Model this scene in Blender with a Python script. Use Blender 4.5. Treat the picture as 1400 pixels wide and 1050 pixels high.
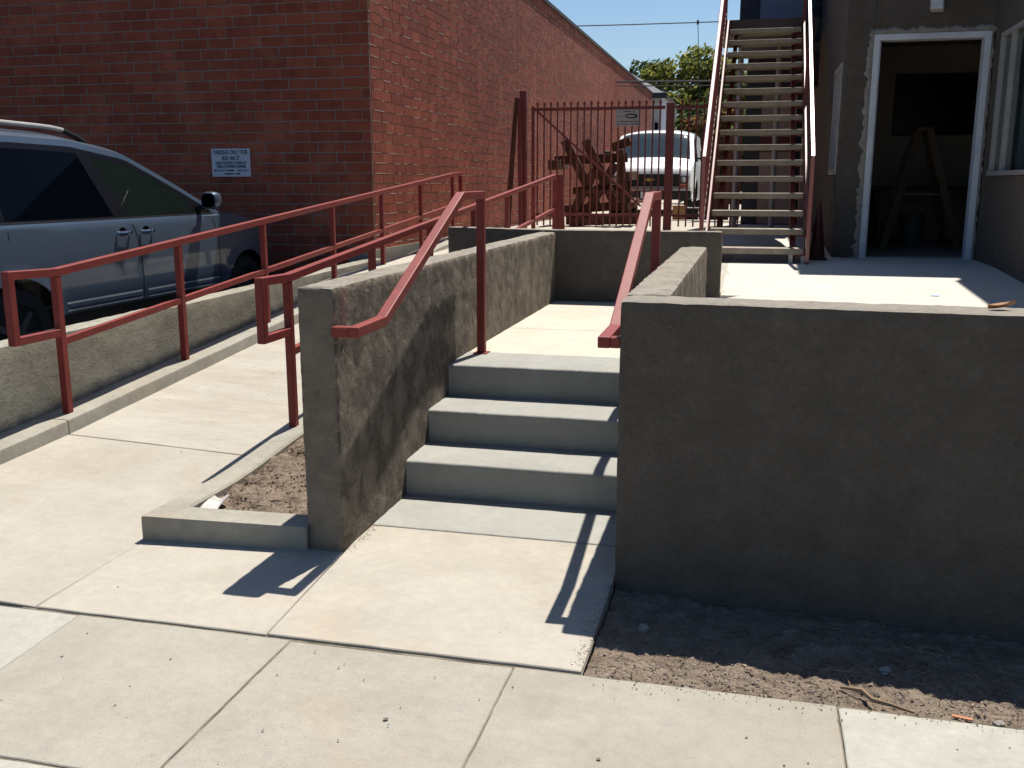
import bpy, bmesh, math, random
from mathutils import Vector, Matrix, noise
random.seed(7)
S = bpy.context.scene
for o in list(bpy.data.objects): bpy.data.objects.remove(o)
COL = S.collection
R = math.radians

# ---------------------------------------------------------------- camera
cd = bpy.data.cameras.new("camera"); cam = bpy.data.objects.new("camera", cd); COL.objects.link(cam)
cam.location = (0, 0, 1.5)
cam.rotation_euler = (R(90 - 11.75), 0, R(13.84))
cd.sensor_width = 36.0; cd.lens = 1324 / 1400 * 36.0
cd.clip_start = 0.05; cd.clip_end = 2000
S.camera = cam

# ---------------------------------------------------------------- sky and sun
SUN = Vector((0.098, 0.415, 0.906)).normalized()
SUN_EL = math.asin(SUN.z); SUN_AZ = math.atan2(SUN.x, SUN.y)
w = bpy.data.worlds.new("World"); S.world = w; w.use_nodes = True
nt = w.node_tree; nt.nodes.clear()
out = nt.nodes.new("ShaderNodeOutputWorld"); bg = nt.nodes.new("ShaderNodeBackground")
sky = nt.nodes.new("ShaderNodeTexSky"); sky.sky_type = 'NISHITA'; sky.sun_disc = False
sky.sun_elevation = SUN_EL; sky.sun_rotation = SUN_AZ
sky.air_density = 1.0; sky.dust_density = 0.9; sky.ozone_density = 2.2; sky.altitude = 30
bg.inputs[1].default_value = 0.070
hs0 = nt.nodes.new("ShaderNodeHueSaturation"); hs0.inputs['Saturation'].default_value = 1.2
nt.links.new(sky.outputs[0], hs0.inputs['Color']); nt.links.new(hs0.outputs[0], bg.inputs[0]); nt.links.new(bg.outputs[0], out.inputs[0])
sl = bpy.data.lights.new("sun", 'SUN'); sl.energy = 5.0; sl.angle = R(0.53); sl.color = (1.0, 0.95, 0.87)
so = bpy.data.objects.new("sun", sl); COL.objects.link(so)
so.rotation_euler = (-SUN).to_track_quat('-Z', 'Y').to_euler(); so.location = (0, 0, 30)
S.view_settings.view_transform = 'Standard'; S.view_settings.look = 'None'
S.view_settings.exposure = 0.68; S.view_settings.gamma = 1.0
try: S.view_settings.use_curve_mapping = False
except Exception: pass
S.render.engine = 'CYCLES'
S.cycles.max_bounces = 8
S.cycles.use_denoising = True

# ---------------------------------------------------------------- materials
MATS = {}
def _ramp(nt, src, p0, p1, c0=(0, 0, 0, 1), c1=(1, 1, 1, 1)):
    r = nt.nodes.new("ShaderNodeValToRGB")
    r.color_ramp.elements[0].position = p0; r.color_ramp.elements[1].position = p1
    r.color_ramp.elements[0].color = c0; r.color_ramp.elements[1].color = c1
    nt.links.new(src, r.inputs[0]); return r.outputs[0]
def _mix(nt, fac, a, b, mode='MIX'):
    m = nt.nodes.new("ShaderNodeMix"); m.data_type = 'RGBA'; m.blend_type = mode
    for sock, v in ((m.inputs[0], fac), (m.inputs[6], a), (m.inputs[7], b)):
        if isinstance(v, (int, float)): sock.default_value = v
        elif isinstance(v, tuple): sock.default_value = v if len(v) == 4 else (*v, 1)
        else: nt.links.new(v, sock)
    return m.outputs[2]
def _noise(nt, co, scale, detail=4, rough=.6, dist=0):
    n = nt.nodes.new("ShaderNodeTexNoise"); n.inputs['Scale'].default_value = scale
    n.inputs['Detail'].default_value = detail; n.inputs['Roughness'].default_value = rough
    n.inputs['Distortion'].default_value = dist
    nt.links.new(co, n.inputs['Vector']); return n.outputs[0]
def mat(name, c1, c2=None, scale=4, rough=.7, metal=0, speck=None, speck_scale=180, speck_amt=.35,
        stain=None, stain_scale=1.3, stain_lo=.5, stain_hi=.75, bump=0, bump_scale=120, bump2=0, bump2_scale=12,
        spec=.3, coat=0, objrand=0, island=0, stretch=(1, 1, 1), world=True, stain2=None, stain2_scale=.5, mott=0, mott_scale=22, lit_top=None):
    if name in MATS: return MATS[name]
    m = bpy.data.materials.new(name); m.use_nodes = True; nt = m.node_tree
    b = nt.nodes["Principled BSDF"]
    if world:
        g = nt.nodes.new("ShaderNodeNewGeometry"); co0 = g.outputs['Position']
    else:
        g = nt.nodes.new("ShaderNodeTexCoord"); co0 = g.outputs['Object']
    mp = nt.nodes.new("ShaderNodeMapping"); mp.inputs['Scale'].default_value = stretch
    nt.links.new(co0, mp.inputs[0]); co = mp.outputs[0]
    c2 = c2 or tuple(x * .85 for x in c1)
    col = _mix(nt, _ramp(nt, _noise(nt, co, scale, 6), .35, .65), c1, c2)
    if speck: col = _mix(nt, _ramp(nt, _noise(nt, co, speck_scale, 2, .7), .56, .7, (0, 0, 0, 1), (speck_amt,) * 3 + (1,)), col, speck)
    if stain: col = _mix(nt, _ramp(nt, _noise(nt, co, stain_scale, 5, .65, .4), stain_lo, stain_hi, (0, 0, 0, 1), (.8, .8, .8, 1)), col, stain)
    if stain2: col = _mix(nt, _ramp(nt, _noise(nt, co, stain2_scale, 5, .6, .2), .55, .75, (0, 0, 0, 1), (.6, .6, .6, 1)), col, stain2)
    if mott:
        lo = 1 - mott; hi = 1 + mott; lo2 = 1 - mott * .55; hi2 = 1 + mott * .4
        col = _mix(nt, 1.0, col, _ramp(nt, _noise(nt, co, mott_scale, 9, .75), .3, .7, (lo, lo, lo, 1), (hi, hi, hi * .98, 1)), 'MULTIPLY')
        col = _mix(nt, 1.0, col, _ramp(nt, _noise(nt, co, mott_scale * .17, 5, .65, .5), .3, .7, (lo2, lo2 * .995, lo2 * .985, 1), (hi2, hi2, hi2, 1)), 'MULTIPLY')
    if lit_top:  # sunlight painted in: upward faces mixed towards a paler colour
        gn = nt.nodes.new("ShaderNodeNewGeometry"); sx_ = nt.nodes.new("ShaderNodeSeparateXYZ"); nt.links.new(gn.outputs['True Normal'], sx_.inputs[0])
        col = _mix(nt, _ramp(nt, sx_.outputs[2], .6, .95), col, _mix(nt, _ramp(nt, _noise(nt, co, 30, 5), .3, .6), lit_top, tuple(x * .8 for x in lit_top)))
    if objrand or island:
        hsv = nt.nodes.new("ShaderNodeHueSaturation")
        if objrand:
            oi = nt.nodes.new("ShaderNodeObjectInfo"); rnd = oi.outputs['Random']; amt = objrand
        if island:
            gg = nt.nodes.new("ShaderNodeNewGeometry"); r2 = gg.outputs['Random Per Island']
            if objrand:
                ad = nt.nodes.new("ShaderNodeMath"); ad.operation = 'ADD'; nt.links.new(rnd, ad.inputs[0]); nt.links.new(r2, ad.inputs[1])
                fr = nt.nodes.new("ShaderNodeMath"); fr.operation = 'FRACT'; nt.links.new(ad.outputs[0], fr.inputs[0]); rnd = fr.outputs[0]
            else: rnd = r2
            amt = max(island, objrand)
        mr = nt.nodes.new("ShaderNodeMapRange"); mr.inputs[3].default_value = 1 - amt; mr.inputs[4].default_value = 1 + amt
        nt.links.new(rnd, mr.inputs[0]); nt.links.new(mr.outputs[0], hsv.inputs['Value'])
        nt.links.new(col, hsv.inputs['Color']); col = hsv.outputs[0]
    nt.links.new(col, b.inputs['Base Color'])
    b.inputs['Roughness'].default_value = rough; b.inputs['Metallic'].default_value = metal
    b.inputs['Specular IOR Level'].default_value = spec; b.inputs['Coat Weight'].default_value = coat
    b.inputs['Coat Roughness'].default_value = .05
    prev = None
    for bs, amt in ((bump_scale, bump), (bump2_scale, bump2)):
        if not amt: continue
        bp = nt.nodes.new("ShaderNodeBump"); bp.inputs['Distance'].default_value = amt; bp.inputs['Strength'].default_value = 1
        nt.links.new(_noise(nt, co, bs, 5, .65), bp.inputs['Height'])
        if prev: nt.links.new(prev, bp.inputs['Normal'])
        prev = bp.outputs[0]
    if prev: nt.links.new(prev, b.inputs['Normal'])
    MATS[name] = m; return m
def glass(name, tint=(.02, .03, .03), alpha=.55, rough=.02, spec=1.0):
    if name in MATS: return MATS[name]
    m = bpy.data.materials.new(name); m.use_nodes = True; nt = m.node_tree; b = nt.nodes["Principled BSDF"]
    b.inputs['Base Color'].default_value = (*tint, 1); b.inputs['Roughness'].default_value = rough
    b.inputs['Specular IOR Level'].default_value = spec; b.inputs['Alpha'].default_value = alpha
    MATS[name] = m; return m

M_SIDEWALK = mat("old_sidewalk_concrete", (0.305, 0.285, 0.242), (0.276, 0.256, 0.216), 3, .85, speck=(0.132, 0.120, 0.108), speck_amt=.55, speck_scale=230,
                 stain=(0.240, 0.210, 0.171), stain_scale=2.2, stain2=(0.312, 0.240, 0.174), stain2_scale=1.1, mott=.10, bump=.0012, bump_scale=260, bump2=.002, bump2_scale=18, objrand=.06)
M_SIDEWALK_PALE = mat("pale_new_concrete", (0.350, 0.338, 0.298), (0.312, 0.302, 0.262), 5, .8, speck=(0.186, 0.180, 0.161), speck_amt=.4, stain=(0.273, 0.273, 0.248), stain_scale=4, mott=0.12, bump=.0008, bump_scale=240)
M_WALK = mat("new_cream_concrete", (0.372, 0.342, 0.292), (0.330, 0.303, 0.256), 2.5, .85, speck=(0.223, 0.198, 0.167), speck_amt=.4, speck_scale=200,
             stain=(0.304, 0.267, 0.211), stain_scale=1.6, stain_lo=.52, stain2=(0.347, 0.267, 0.186), stain2_scale=.9, mott=.08, bump=.0008, bump_scale=240, bump2=.0015, bump2_scale=14, objrand=.04)
M_RAMP = mat("brushed_ramp_concrete", (0.372, 0.345, 0.298), (0.325, 0.300, 0.256), 2.2, .85, speck=(0.205, 0.180, 0.149), speck_amt=.45, speck_scale=170,
             stain=(0.285, 0.242, 0.186), stain_scale=2.4, stain_lo=.5, stain2=(0.298, 0.229, 0.167), stain2_scale=1.4, mott=.10, bump=.0014, bump_scale=150, bump2=.002, bump2_scale=12, stretch=(.5, 1.6, 1))
M_STEP = mat("smooth_grey_step_concrete", (.295, .290, .260), (.260, .256, .230), 3, .75, speck=(0.202, 0.202, 0.187), speck_amt=.3, speck_scale=120,
             stain=(0.324, 0.317, 0.288), stain_scale=2.5, stain_lo=.55, mott=0.08, bump=.0005, bump_scale=160, bump2=.001, bump2_scale=10, objrand=.04)
M_CURB = mat("grey_curb_concrete", (0.291, 0.273, 0.232), (0.248, 0.232, 0.195), 4, .85, speck=(0.149, 0.136, 0.118), speck_amt=.5, stain=(0.310, 0.260, 0.198), stain_scale=2, mott=0.14, bump=.001, bump_scale=160, bump2=.003, bump2_scale=9)
M_OLDWALL = mat("weathered_old_wall_concrete", (0.285, 0.268, 0.222), (0.225, 0.210, 0.170), 2.6, .9, speck=(0.086, 0.072, 0.058), speck_amt=.6, speck_scale=60,
                stain=(.16, .135, .095), stain_scale=2.5, stain2=(0.288, 0.259, 0.209), stain2_scale=1.6, mott=0.20, bump=.002, bump_scale=60, bump2=.003, bump2_scale=7, stretch=(1, .45, .9))
M_STUCCO = mat("taupe_grey_stucco", (.100, .084, .068), (.086, .072, .058), 5, .92, lit_top=(.235, .21, .175), speck=(.055, .046, .037), speck_amt=.5, speck_scale=70,  # pale tops paint sunlight; dark specks are grain plus painted pit shade
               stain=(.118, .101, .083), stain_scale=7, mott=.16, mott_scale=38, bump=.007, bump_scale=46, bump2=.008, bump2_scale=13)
def trowel_lines(m, scale=4.5, dist=.0022):
    nt = m.node_tree; b = nt.nodes["Principled BSDF"]; g = nt.nodes.new("ShaderNodeNewGeometry"); prev = b.inputs['Normal'].links[0].from_socket
    n1 = _noise(nt, g.outputs['Position'], scale, 5, .6, 1.3); r = nt.nodes.new("ShaderNodeValToRGB"); e = r.color_ramp.elements
    e[0].position = .44; e[0].color = (0, 0, 0, 1); e[1].position = .5; e[1].color = (1, 1, 1, 1); e2 = e.new(.515); e2.color = (0, 0, 0, 1)
    nt.links.new(n1, r.inputs[0]); gate = _ramp(nt, _noise(nt, g.outputs['Position'], scale * 1.7, 3), .5, .62)
    mu = nt.nodes.new("ShaderNodeMath"); mu.operation = 'MULTIPLY'; nt.links.new(r.outputs[0], mu.inputs[0]); nt.links.new(gate, mu.inputs[1])
    bp = nt.nodes.new("ShaderNodeBump"); bp.inputs['Distance'].default_value = dist; nt.links.new(mu.outputs[0], bp.inputs['Height']); nt.links.new(prev, bp.inputs['Normal']); nt.links.new(bp.outputs[0], b.inputs['Normal'])
    col = b.inputs['Base Color'].links[0].from_socket
    nt.links.new(_mix(nt, _ramp(nt, mu.outputs[0], .2, 1, (0, 0, 0, 1), (.06, .06, .06, 1)), col, (.06, .05, .04)), b.inputs['Base Color'])
trowel_lines(M_STUCCO)
def rough_stucco():
    m = mat("rough_trowelled_stucco", (.185, .153, .117), (.150, .124, .095), 9, .95, lit_top=(.27, .24, .195), speck=(.07, .06, .052), speck_amt=.5, speck_scale=110, stain=(.22, .185, .14), stain_scale=4, bump=.0012, bump_scale=130)  # wall tops coloured paler to look sunlit
    nt = m.node_tree; b = nt.nodes["Principled BSDF"]; g = nt.nodes.new("ShaderNodeNewGeometry"); co = g.outputs['Position']
    prev = b.inputs['Normal'].links[0].from_socket
    pl = _noise(nt, co, 6.5, 6, .62, .35); plate = _ramp(nt, pl, .43, .58)           # trowelled plateaus
    fine = _ramp(nt, _noise(nt, co, 42, 6, .8, .3), .44, .60)
    inv = nt.nodes.new("ShaderNodeMath"); inv.operation = 'SUBTRACT'; inv.inputs[0].default_value = 1; nt.links.new(plate, inv.inputs[1])
    mu = nt.nodes.new("ShaderNodeMath"); mu.operation = 'MULTIPLY'; nt.links.new(inv.outputs[0], mu.inputs[0]); nt.links.new(fine, mu.inputs[1])
    hh = nt.nodes.new("ShaderNodeMath"); hh.operation = 'MULTIPLY_ADD'; nt.links.new(mu.outputs[0], hh.inputs[0]); hh.inputs[1].default_value = .8; nt.links.new(plate, hh.inputs[2])
    bp = nt.nodes.new("ShaderNodeBump"); bp.inputs['Distance'].default_value = .010;
    sx_ = nt.nodes.new('ShaderNodeSeparateXYZ'); nt.links.new(g.outputs['True Normal'], sx_.inputs[0]); nt.links.new(_ramp(nt, sx_.outputs[0], .3, .7, (.5, .5, .5, 1)), bp.inputs['Strength']); nt.links.new(hh.outputs[0], bp.inputs['Height']); nt.links.new(prev, bp.inputs['Normal']); nt.links.new(bp.outputs[0], b.inputs['Normal'])
    col = b.inputs['Base Color'].links[0].from_socket
    nt.links.new(_mix(nt, _ramp(nt, mu.outputs[0], .3, 1, (0, 0, 0, 1), (.34, .34, .34, 1)), col, (.085, .068, .052)), b.inputs['Base Color'])
    return m
M_STUCCO_ROUGH = rough_stucco()
M_PATIO = mat("pale_patio_concrete", (0.500, 0.475, 0.420), (0.460, 0.437, 0.385), 1.5, .85, speck=(0.390, 0.367, 0.320), speck_amt=.3, stain=(0.468, 0.437, 0.374), stain_scale=1.2, mott=0.06, bump=.0008)
M_LANDING = mat("cream_landing_concrete", (.46, .425, .355), (.42, .385, .32), 2, .85, speck=(.33, .30, .25), speck_amt=.3, stain=(.41, .37, .30), stain_scale=2, mott=.07, bump=.0008)
M_DIRT = mat("dry_brown_soil", (.235, .184, .138), (.155, .120, .092), 14, 1, speck=(.34, .28, .22), speck_amt=.6, speck_scale=130, stain=(.10, .07, .05), stain_scale=9, bump=.012, bump_scale=70, bump2=.02, bump2_scale=18, spec=.1)
M_JOINT = mat("joint_dirt", (.085, .07, .052), (.20, .175, .135), 9, 1, spec=.1)
M_ASPHALT = mat("asphalt", (.055, .055, .055), (.04, .04, .042), 5, .95, speck=(.14, .14, .13), speck_amt=.6, bump=.003)
M_BRICK = mat("red_brick", (0.268, 0.064, 0.033), (0.210, 0.047, 0.025), 7, .85, speck=(.09, .03, .022), speck_amt=.6, speck_scale=90, stain=(.33, .105, .055), stain_scale=2.2, bump=.0010, bump_scale=150, bump2=.001, bump2_scale=30, objrand=.17, island=.17)
M_MORTAR = mat("grey_mortar", (0.235, 0.180, 0.152), (0.180, 0.135, 0.112), 12, .95, stain=(.26, .15, .11), stain_scale=5, stain_lo=.5, stain_hi=.7, bump=.001)
M_MORTAR_LIP = mat("sunlit_mortar_smear", (.62, .52, .42), (.50, .40, .31), 12, .95)  # pale colour paints the sun caught by squeezed-out mortar
M_RED = mat("red_oxide_paint", (0.205, 0.030, 0.025), (0.175, 0.026, 0.021), 6, .55, speck=(.12, .03, .025), speck_amt=.3, speck_scale=60, stain=(.23, .042, .034), stain_scale=5, mott=.15, spec=.32, bump=.0004, bump_scale=90)
M_REDGLOSS = mat("glossy_red_rail_paint", (.235, .040, .032), (.20, .034, .027), 6, .28, spec=.8, coat=.5)
M_REDDARK = mat("dark_red_iron_paint", (0.185, 0.034, 0.028), (0.150, 0.028, 0.023), 6, .5, speck=(.05, .015, .012), speck_amt=.4, speck_scale=60, spec=.4)
M_COPING = mat("dark_roof_edge_metal", (.06, .045, .04), None, 4, .6)
M_RUST = mat("rusty_steel", (.125, .045, .024), (.05, .022, .014), 9, .85, speck=(.22, .10, .05), speck_amt=.6, speck_scale=60, stain=(.04, .02, .014), stain_scale=5, bump=.003)
M_WHITE = mat("white_frame_paint", (.60, .62, .66), (.54, .56, .60), 6, .5, stain=(.42, .44, .46), stain_scale=6)
M_PATCH = mat("pale_patching_plaster", (.30, .28, .245), (.21, .19, .165), 20, .95, bump=.006, bump_scale=60)
M_BLACK = mat("black_plastic", (.012, .012, .013), None, 5, .5)
M_GLOSSBLACK = mat("black_pillar_film", (.008, .008, .010), None, 5, .25, spec=.12)
M_SCREEN = mat("black_screen", (.006, .006, .008), None, 5, .3)
M_ROOM = mat("interior_plaster", (.38, .31, .26), (.34, .28, .235), 2, .9)
M_ALU = mat("aluminium_frame", (.42, .41, .39), None, 8, .45, metal=.4)
M_TREAD = mat("precast_stair_tread", (.33, .285, .215), (.25, .215, .165), 12, .9, speck=(.14, .12, .09), speck_amt=.7, speck_scale=120, bump=.003, bump_scale=90)
M_PAINT = mat("steel_blue_car_paint", (.066, .096, .138), (.062, .091, .131), 3, .38, metal=.3, spec=.35, coat=.55)
M_VANWHITE = mat("white_car_paint", (.78, .78, .76), None, 3, .35, coat=.6)
M_CHROME = mat("chrome", (.62, .63, .65), None, 3, .15, metal=1)
M_BRIGHT = mat("bright_trim", (.45, .46, .48), None, 3, .35, metal=.3)
M_RUBBER = mat("tyre_rubber", (.02, .02, .02), None, 30, .85)
M_HUB = mat("wheel_alloy", (.14, .145, .15), None, 5, .35, metal=.7)
M_TINT = glass("tinted_side_glass", (.001, .002, .004), .93, spec=.05)
M_CLEARISH = glass("greenish_car_glass", (.012, .020, .016), .60, spec=.35)
M_WINDSHIELD = glass("windshield_glass", (.015, .035, .055), .85, spec=.2)
M_BARK = mat("tree_bark", (.10, .075, .055), (.06, .045, .035), 8, .95, bump=.01, bump_scale=20)
M_YELLOW = mat("yellow_fibreglass", (.075, .045, .018), (.06, .036, .015), 6, .5)
M_WIRE = mat("black_cable", (.03, .03, .032), None, 4, .7)

# ---------------------------------------------------------------- mesh helpers
def tag(o, label=None, cat=None, group=None, kind=None):
    if label: o['label'] = label
    if cat: o['category'] = cat
    if group: o['group'] = group
    if kind: o['kind'] = kind
    return o
def empty(name, loc=(0, 0, 0), label=None, cat=None, group=None, kind=None):
    o = bpy.data.objects.new(name, None); COL.objects.link(o); o.location = loc; o.empty_display_size = .1
    return tag(o, label, cat, group, kind)
class MB:
    def __init__(s): s.v = []; s.f = []
    def add(s, vs, fs):
        n = len(s.v); s.v += [tuple(p) for p in vs]; s.f += [tuple(i + n for i in q) for q in fs]; return s
    def hexa(s, p):   # 8 points: bottom 4 ccw, top 4 ccw
        return s.add(p, [(3, 2, 1, 0), (4, 5, 6, 7), (0, 1, 5, 4), (1, 2, 6, 5), (2, 3, 7, 6), (3, 0, 4, 7)])
    def box(s, x0, x1, y0, y1, z0, z1):
        return s.hexa([(x0, y0, z0), (x1, y0, z0), (x1, y1, z0), (x0, y1, z0), (x0, y0, z1), (x1, y0, z1), (x1, y1, z1), (x0, y1, z1)])
    def bar(s, p, q, w, h=None, up=(0, 0, 1)):
        h = h or w; p = Vector(p); q = Vector(q); d = (q - p).normalized(); u = Vector(up)
        if abs(d.dot(u)) > .98: u = Vector((0, 1, 0))
        r = d.cross(u).normalized(); u = r.cross(d)
        a, b = r * (w / 2), u * (h / 2)
        return s.hexa([p - a - b, p + a - b, q + a - b, q - a - b, p - a + b, p + a + b, q + a + b, q - a + b])
    def tube(s, pts, rad, n=8, cap=True):
        pts = [Vector(p) for p in pts]; k = len(pts); base = len(s.v)
        rads = rad if isinstance(rad, (list, tuple)) else [rad] * k
        for i, p in enumerate(pts):
            d = (pts[min(i + 1, k - 1)] - pts[max(i - 1, 0)]).normalized()
            u = Vector((0, 0, 1)) if abs(d.z) < .9 else Vector((1, 0, 0))
            a = d.cross(u).normalized(); b = a.cross(d)
            for j in range(n):
                t = 2 * math.pi * j / n; s.v.append(tuple(p + (a * math.cos(t) + b * math.sin(t)) * rads[i]))
        for i in range(k - 1):
            for j in range(n):
                s.f.append((base + i * n + j, base + i * n + (j + 1) % n, base + (i + 1) * n + (j + 1) % n, base + (i + 1) * n + j))
        if cap:
            s.f.append(tuple(base + j for j in range(n))[::-1]); s.f.append(tuple(base + (k - 1) * n + j for j in range(n)))
        return s
    def lathe(s, c, prof, axis='x', n=28):   # prof: (offset along axis, radius)
        base = len(s.v); c = Vector(c)
        for a, r in prof:
            for j in range(n):
                t = 2 * math.pi * j / n
                q = {'x': (a, r * math.cos(t), r * math.sin(t)), 'y': (r * math.cos(t), a, r * math.sin(t)), 'z': (r * math.cos(t), r * math.sin(t), a)}[axis]
                s.v.append(tuple(c + Vector(q)))
        for i in range(len(prof) - 1):
            for j in range(n):
                s.f.append((base + i * n + j, base + i * n + (j + 1) % n, base + (i + 1) * n + (j + 1) % n, base + (i + 1) * n + j))
        s.f.append(tuple(base + j for j in range(n))); s.f.append(tuple(base + (len(prof) - 1) * n + j for j in range(n))); return s
    def sweep(s, pts, w, X, n=Vector((1, 0, 0)), h=None):
        """square tube along a polyline (Y,Z) in the plane x=X with mitred corners"""
        h = h or w; P = [Vector((X, a, b)) for a, b in pts]; k = len(P); base = len(s.v)
        for i, p in enumerate(P):
            d0 = (P[i] - P[i - 1]).normalized() if i else None
            d1 = (P[i + 1] - P[i]).normalized() if i < k - 1 else None
            if d0 is None: d0 = d1
            if d1 is None: d1 = d0
            m0 = d0.cross(n); m1 = d1.cross(n); m = (m0 + m1).normalized(); sc = (h / 2) / max(.3, m.dot(m0))
            for a, b in ((-1, -1), (1, -1), (1, 1), (-1, 1)):
                s.v.append(tuple(p + n * (a * w / 2) + m * (b * sc)))
        for i in range(k - 1):
            for j in range(4):
                s.f.append((base + i * 4 + j, base + i * 4 + (j + 1) % 4, base + i * 4 + 4 + (j + 1) % 4, base + i * 4 + 4 + j))
        s.f.append((base, base + 3, base + 2, base + 1)); e = base + (k - 1) * 4; s.f.append((e, e + 1, e + 2, e + 3)); return s
    def prism(s, poly, axis, a0, a1):
        """extrude polygon; axis x: poly=(y,z); axis y: (x,z); axis z: (x,y)"""
        def P(p, a): return {'x': (a, p[0], p[1]), 'y': (p[0], a, p[1]), 'z': (p[0], p[1], a)}[axis]
        n = len(poly); b = len(s.v)
        for p in poly: s.v.append(P(p, a0))
        for p in poly: s.v.append(P(p, a1))
        for i in range(n): s.f.append((b + i, b + (i + 1) % n, b + n + (i + 1) % n, b + n + i))
        s.f.append(tuple(b + i for i in range(n))[::-1]); s.f.append(tuple(b + n + i for i in range(n))); return s
    def grid(s, fn, nu, nv):
        b = len(s.v)
        for i in range(nu + 1):
            for j in range(nv + 1): s.v.append(tuple(fn(i / nu, j / nv)))
        for i in range(nu):
            for j in range(nv):
                a = b + i * (nv + 1) + j; s.f.append((a, a + nv + 1, a + nv + 2, a + 1))
        return s
    def mesh(s, name, m, smooth=False, bevel=0, seg=2, weld=False):
        me = bpy.data.meshes.new(name); me.from_pydata(s.v, [], s.f); me.materials.append(m)
        bm = bmesh.new(); bm.from_mesh(me)
        if weld or bevel: bmesh.ops.remove_doubles(bm, verts=bm.verts, dist=1e-5)
        bmesh.ops.recalc_face_normals(bm, faces=bm.faces)
        if bevel:
            ed = [e for e in bm.edges if len(e.link_faces) == 2 and e.calc_face_angle(0) > .35]
            bmesh.ops.bevel(bm, geom=ed, offset=bevel, segments=seg, affect='EDGES', profile=.5, clamp_overlap=True)
        bm.to_mesh(me); bm.free()
        if smooth:
            for p in me.polygons: p.use_smooth = True
            try: me.set_sharp_from_angle(angle=R(40 if smooth is True else smooth))
            except Exception: pass
        me.update(); return me
    def build(s, name, m, parent=None, smooth=False, bevel=0, seg=2, weld=False):
        o = bpy.data.objects.new(name, s.mesh(name, m, smooth, bevel, seg, weld)); COL.objects.link(o)
        if parent: o.parent = parent; o.matrix_parent_inverse = parent.matrix_world.inverted() if False else Matrix.Translation(-Vector(parent.location))
        return o
def inst(name, me, loc, parent=None, rot=None):
    o = bpy.data.objects.new(name, me); COL.objects.link(o); o.location = loc
    if rot: o.rotation_euler = rot
    if parent: o.parent = parent; o.matrix_parent_inverse = Matrix.Translation(-Vector(parent.location))
    return o
def fbm(p, s, o=4):
    return noise.fractal(Vector(p) * s, .6, 2.0, o)
def rough_box(name, m, x0, x1, y0, y1, z0, z1, res=.03, amp=.004, rnd=.015, ns=9, warp=None, parent=None, ampf=None, smooth=True):
    """a box of subdivided faces with rounded, uneven edges"""
    vd = {}; V = []; F = []
    nx, ny, nz = [max(1, int(round((b - a) / res))) for a, b in ((x0, x1), (y0, y1), (z0, z1))]
    nx, ny, nz = min(nx, 260), min(ny, 260), min(nz, 120)
    lo = Vector((x0, y0, z0)); hi = Vector((x1, y1, z1)); c0 = lo + Vector((rnd,) * 3); c1 = hi - Vector((rnd,) * 3)
    def vid(i, j, k):
        key = (i, j, k)
        if key in vd: return vd[key]
        p = Vector((x0 + (x1 - x0) * i / nx, y0 + (y1 - y0) * j / ny, z0 + (z1 - z0) * k / nz))
        c = Vector([min(max(p[a], c0[a]), c1[a]) for a in range(3)]); d = p - c
        nrm = d.normalized() if d.length > 1e-9 else Vector((0, 0, 1))
        if d.length > 0: p = c + nrm * rnd
        a = amp * (ampf(p) if ampf else 1)
        p = p + nrm * a * (fbm(p, ns) + .5 * fbm(p + Vector((9, 3, 1)), ns * 3.1, 3))
        if warp: p = warp(p)
        vd[key] = len(V); V.append(tuple(p)); return vd[key]
    for j in range(ny):
        for k in range(nz):
            F.append((vid(0, j, k), vid(0, j, k + 1), vid(0, j + 1, k + 1), vid(0, j + 1, k))); F.append((vid(nx, j, k), vid(nx, j + 1, k), vid(nx, j + 1, k + 1), vid(nx, j, k + 1)))
    for i in range(nx):
        for k in range(nz):
            F.append((vid(i, 0, k), vid(i + 1, 0, k), vid(i + 1, 0, k + 1), vid(i, 0, k + 1))); F.append((vid(i, ny, k), vid(i, ny, k + 1), vid(i + 1, ny, k + 1), vid(i + 1, ny, k)))
        for j in range(ny):
            F.append((vid(i, j, 0), vid(i, j + 1, 0), vid(i + 1, j + 1, 0), vid(i + 1, j, 0))); F.append((vid(i, j, nz), vid(i + 1, j, nz), vid(i + 1, j + 1, nz), vid(i, j + 1, nz)))
    mb = MB(); mb.v = V; mb.f = F
    return mb.build(name, m, parent, smooth=60 if smooth else False)
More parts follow.
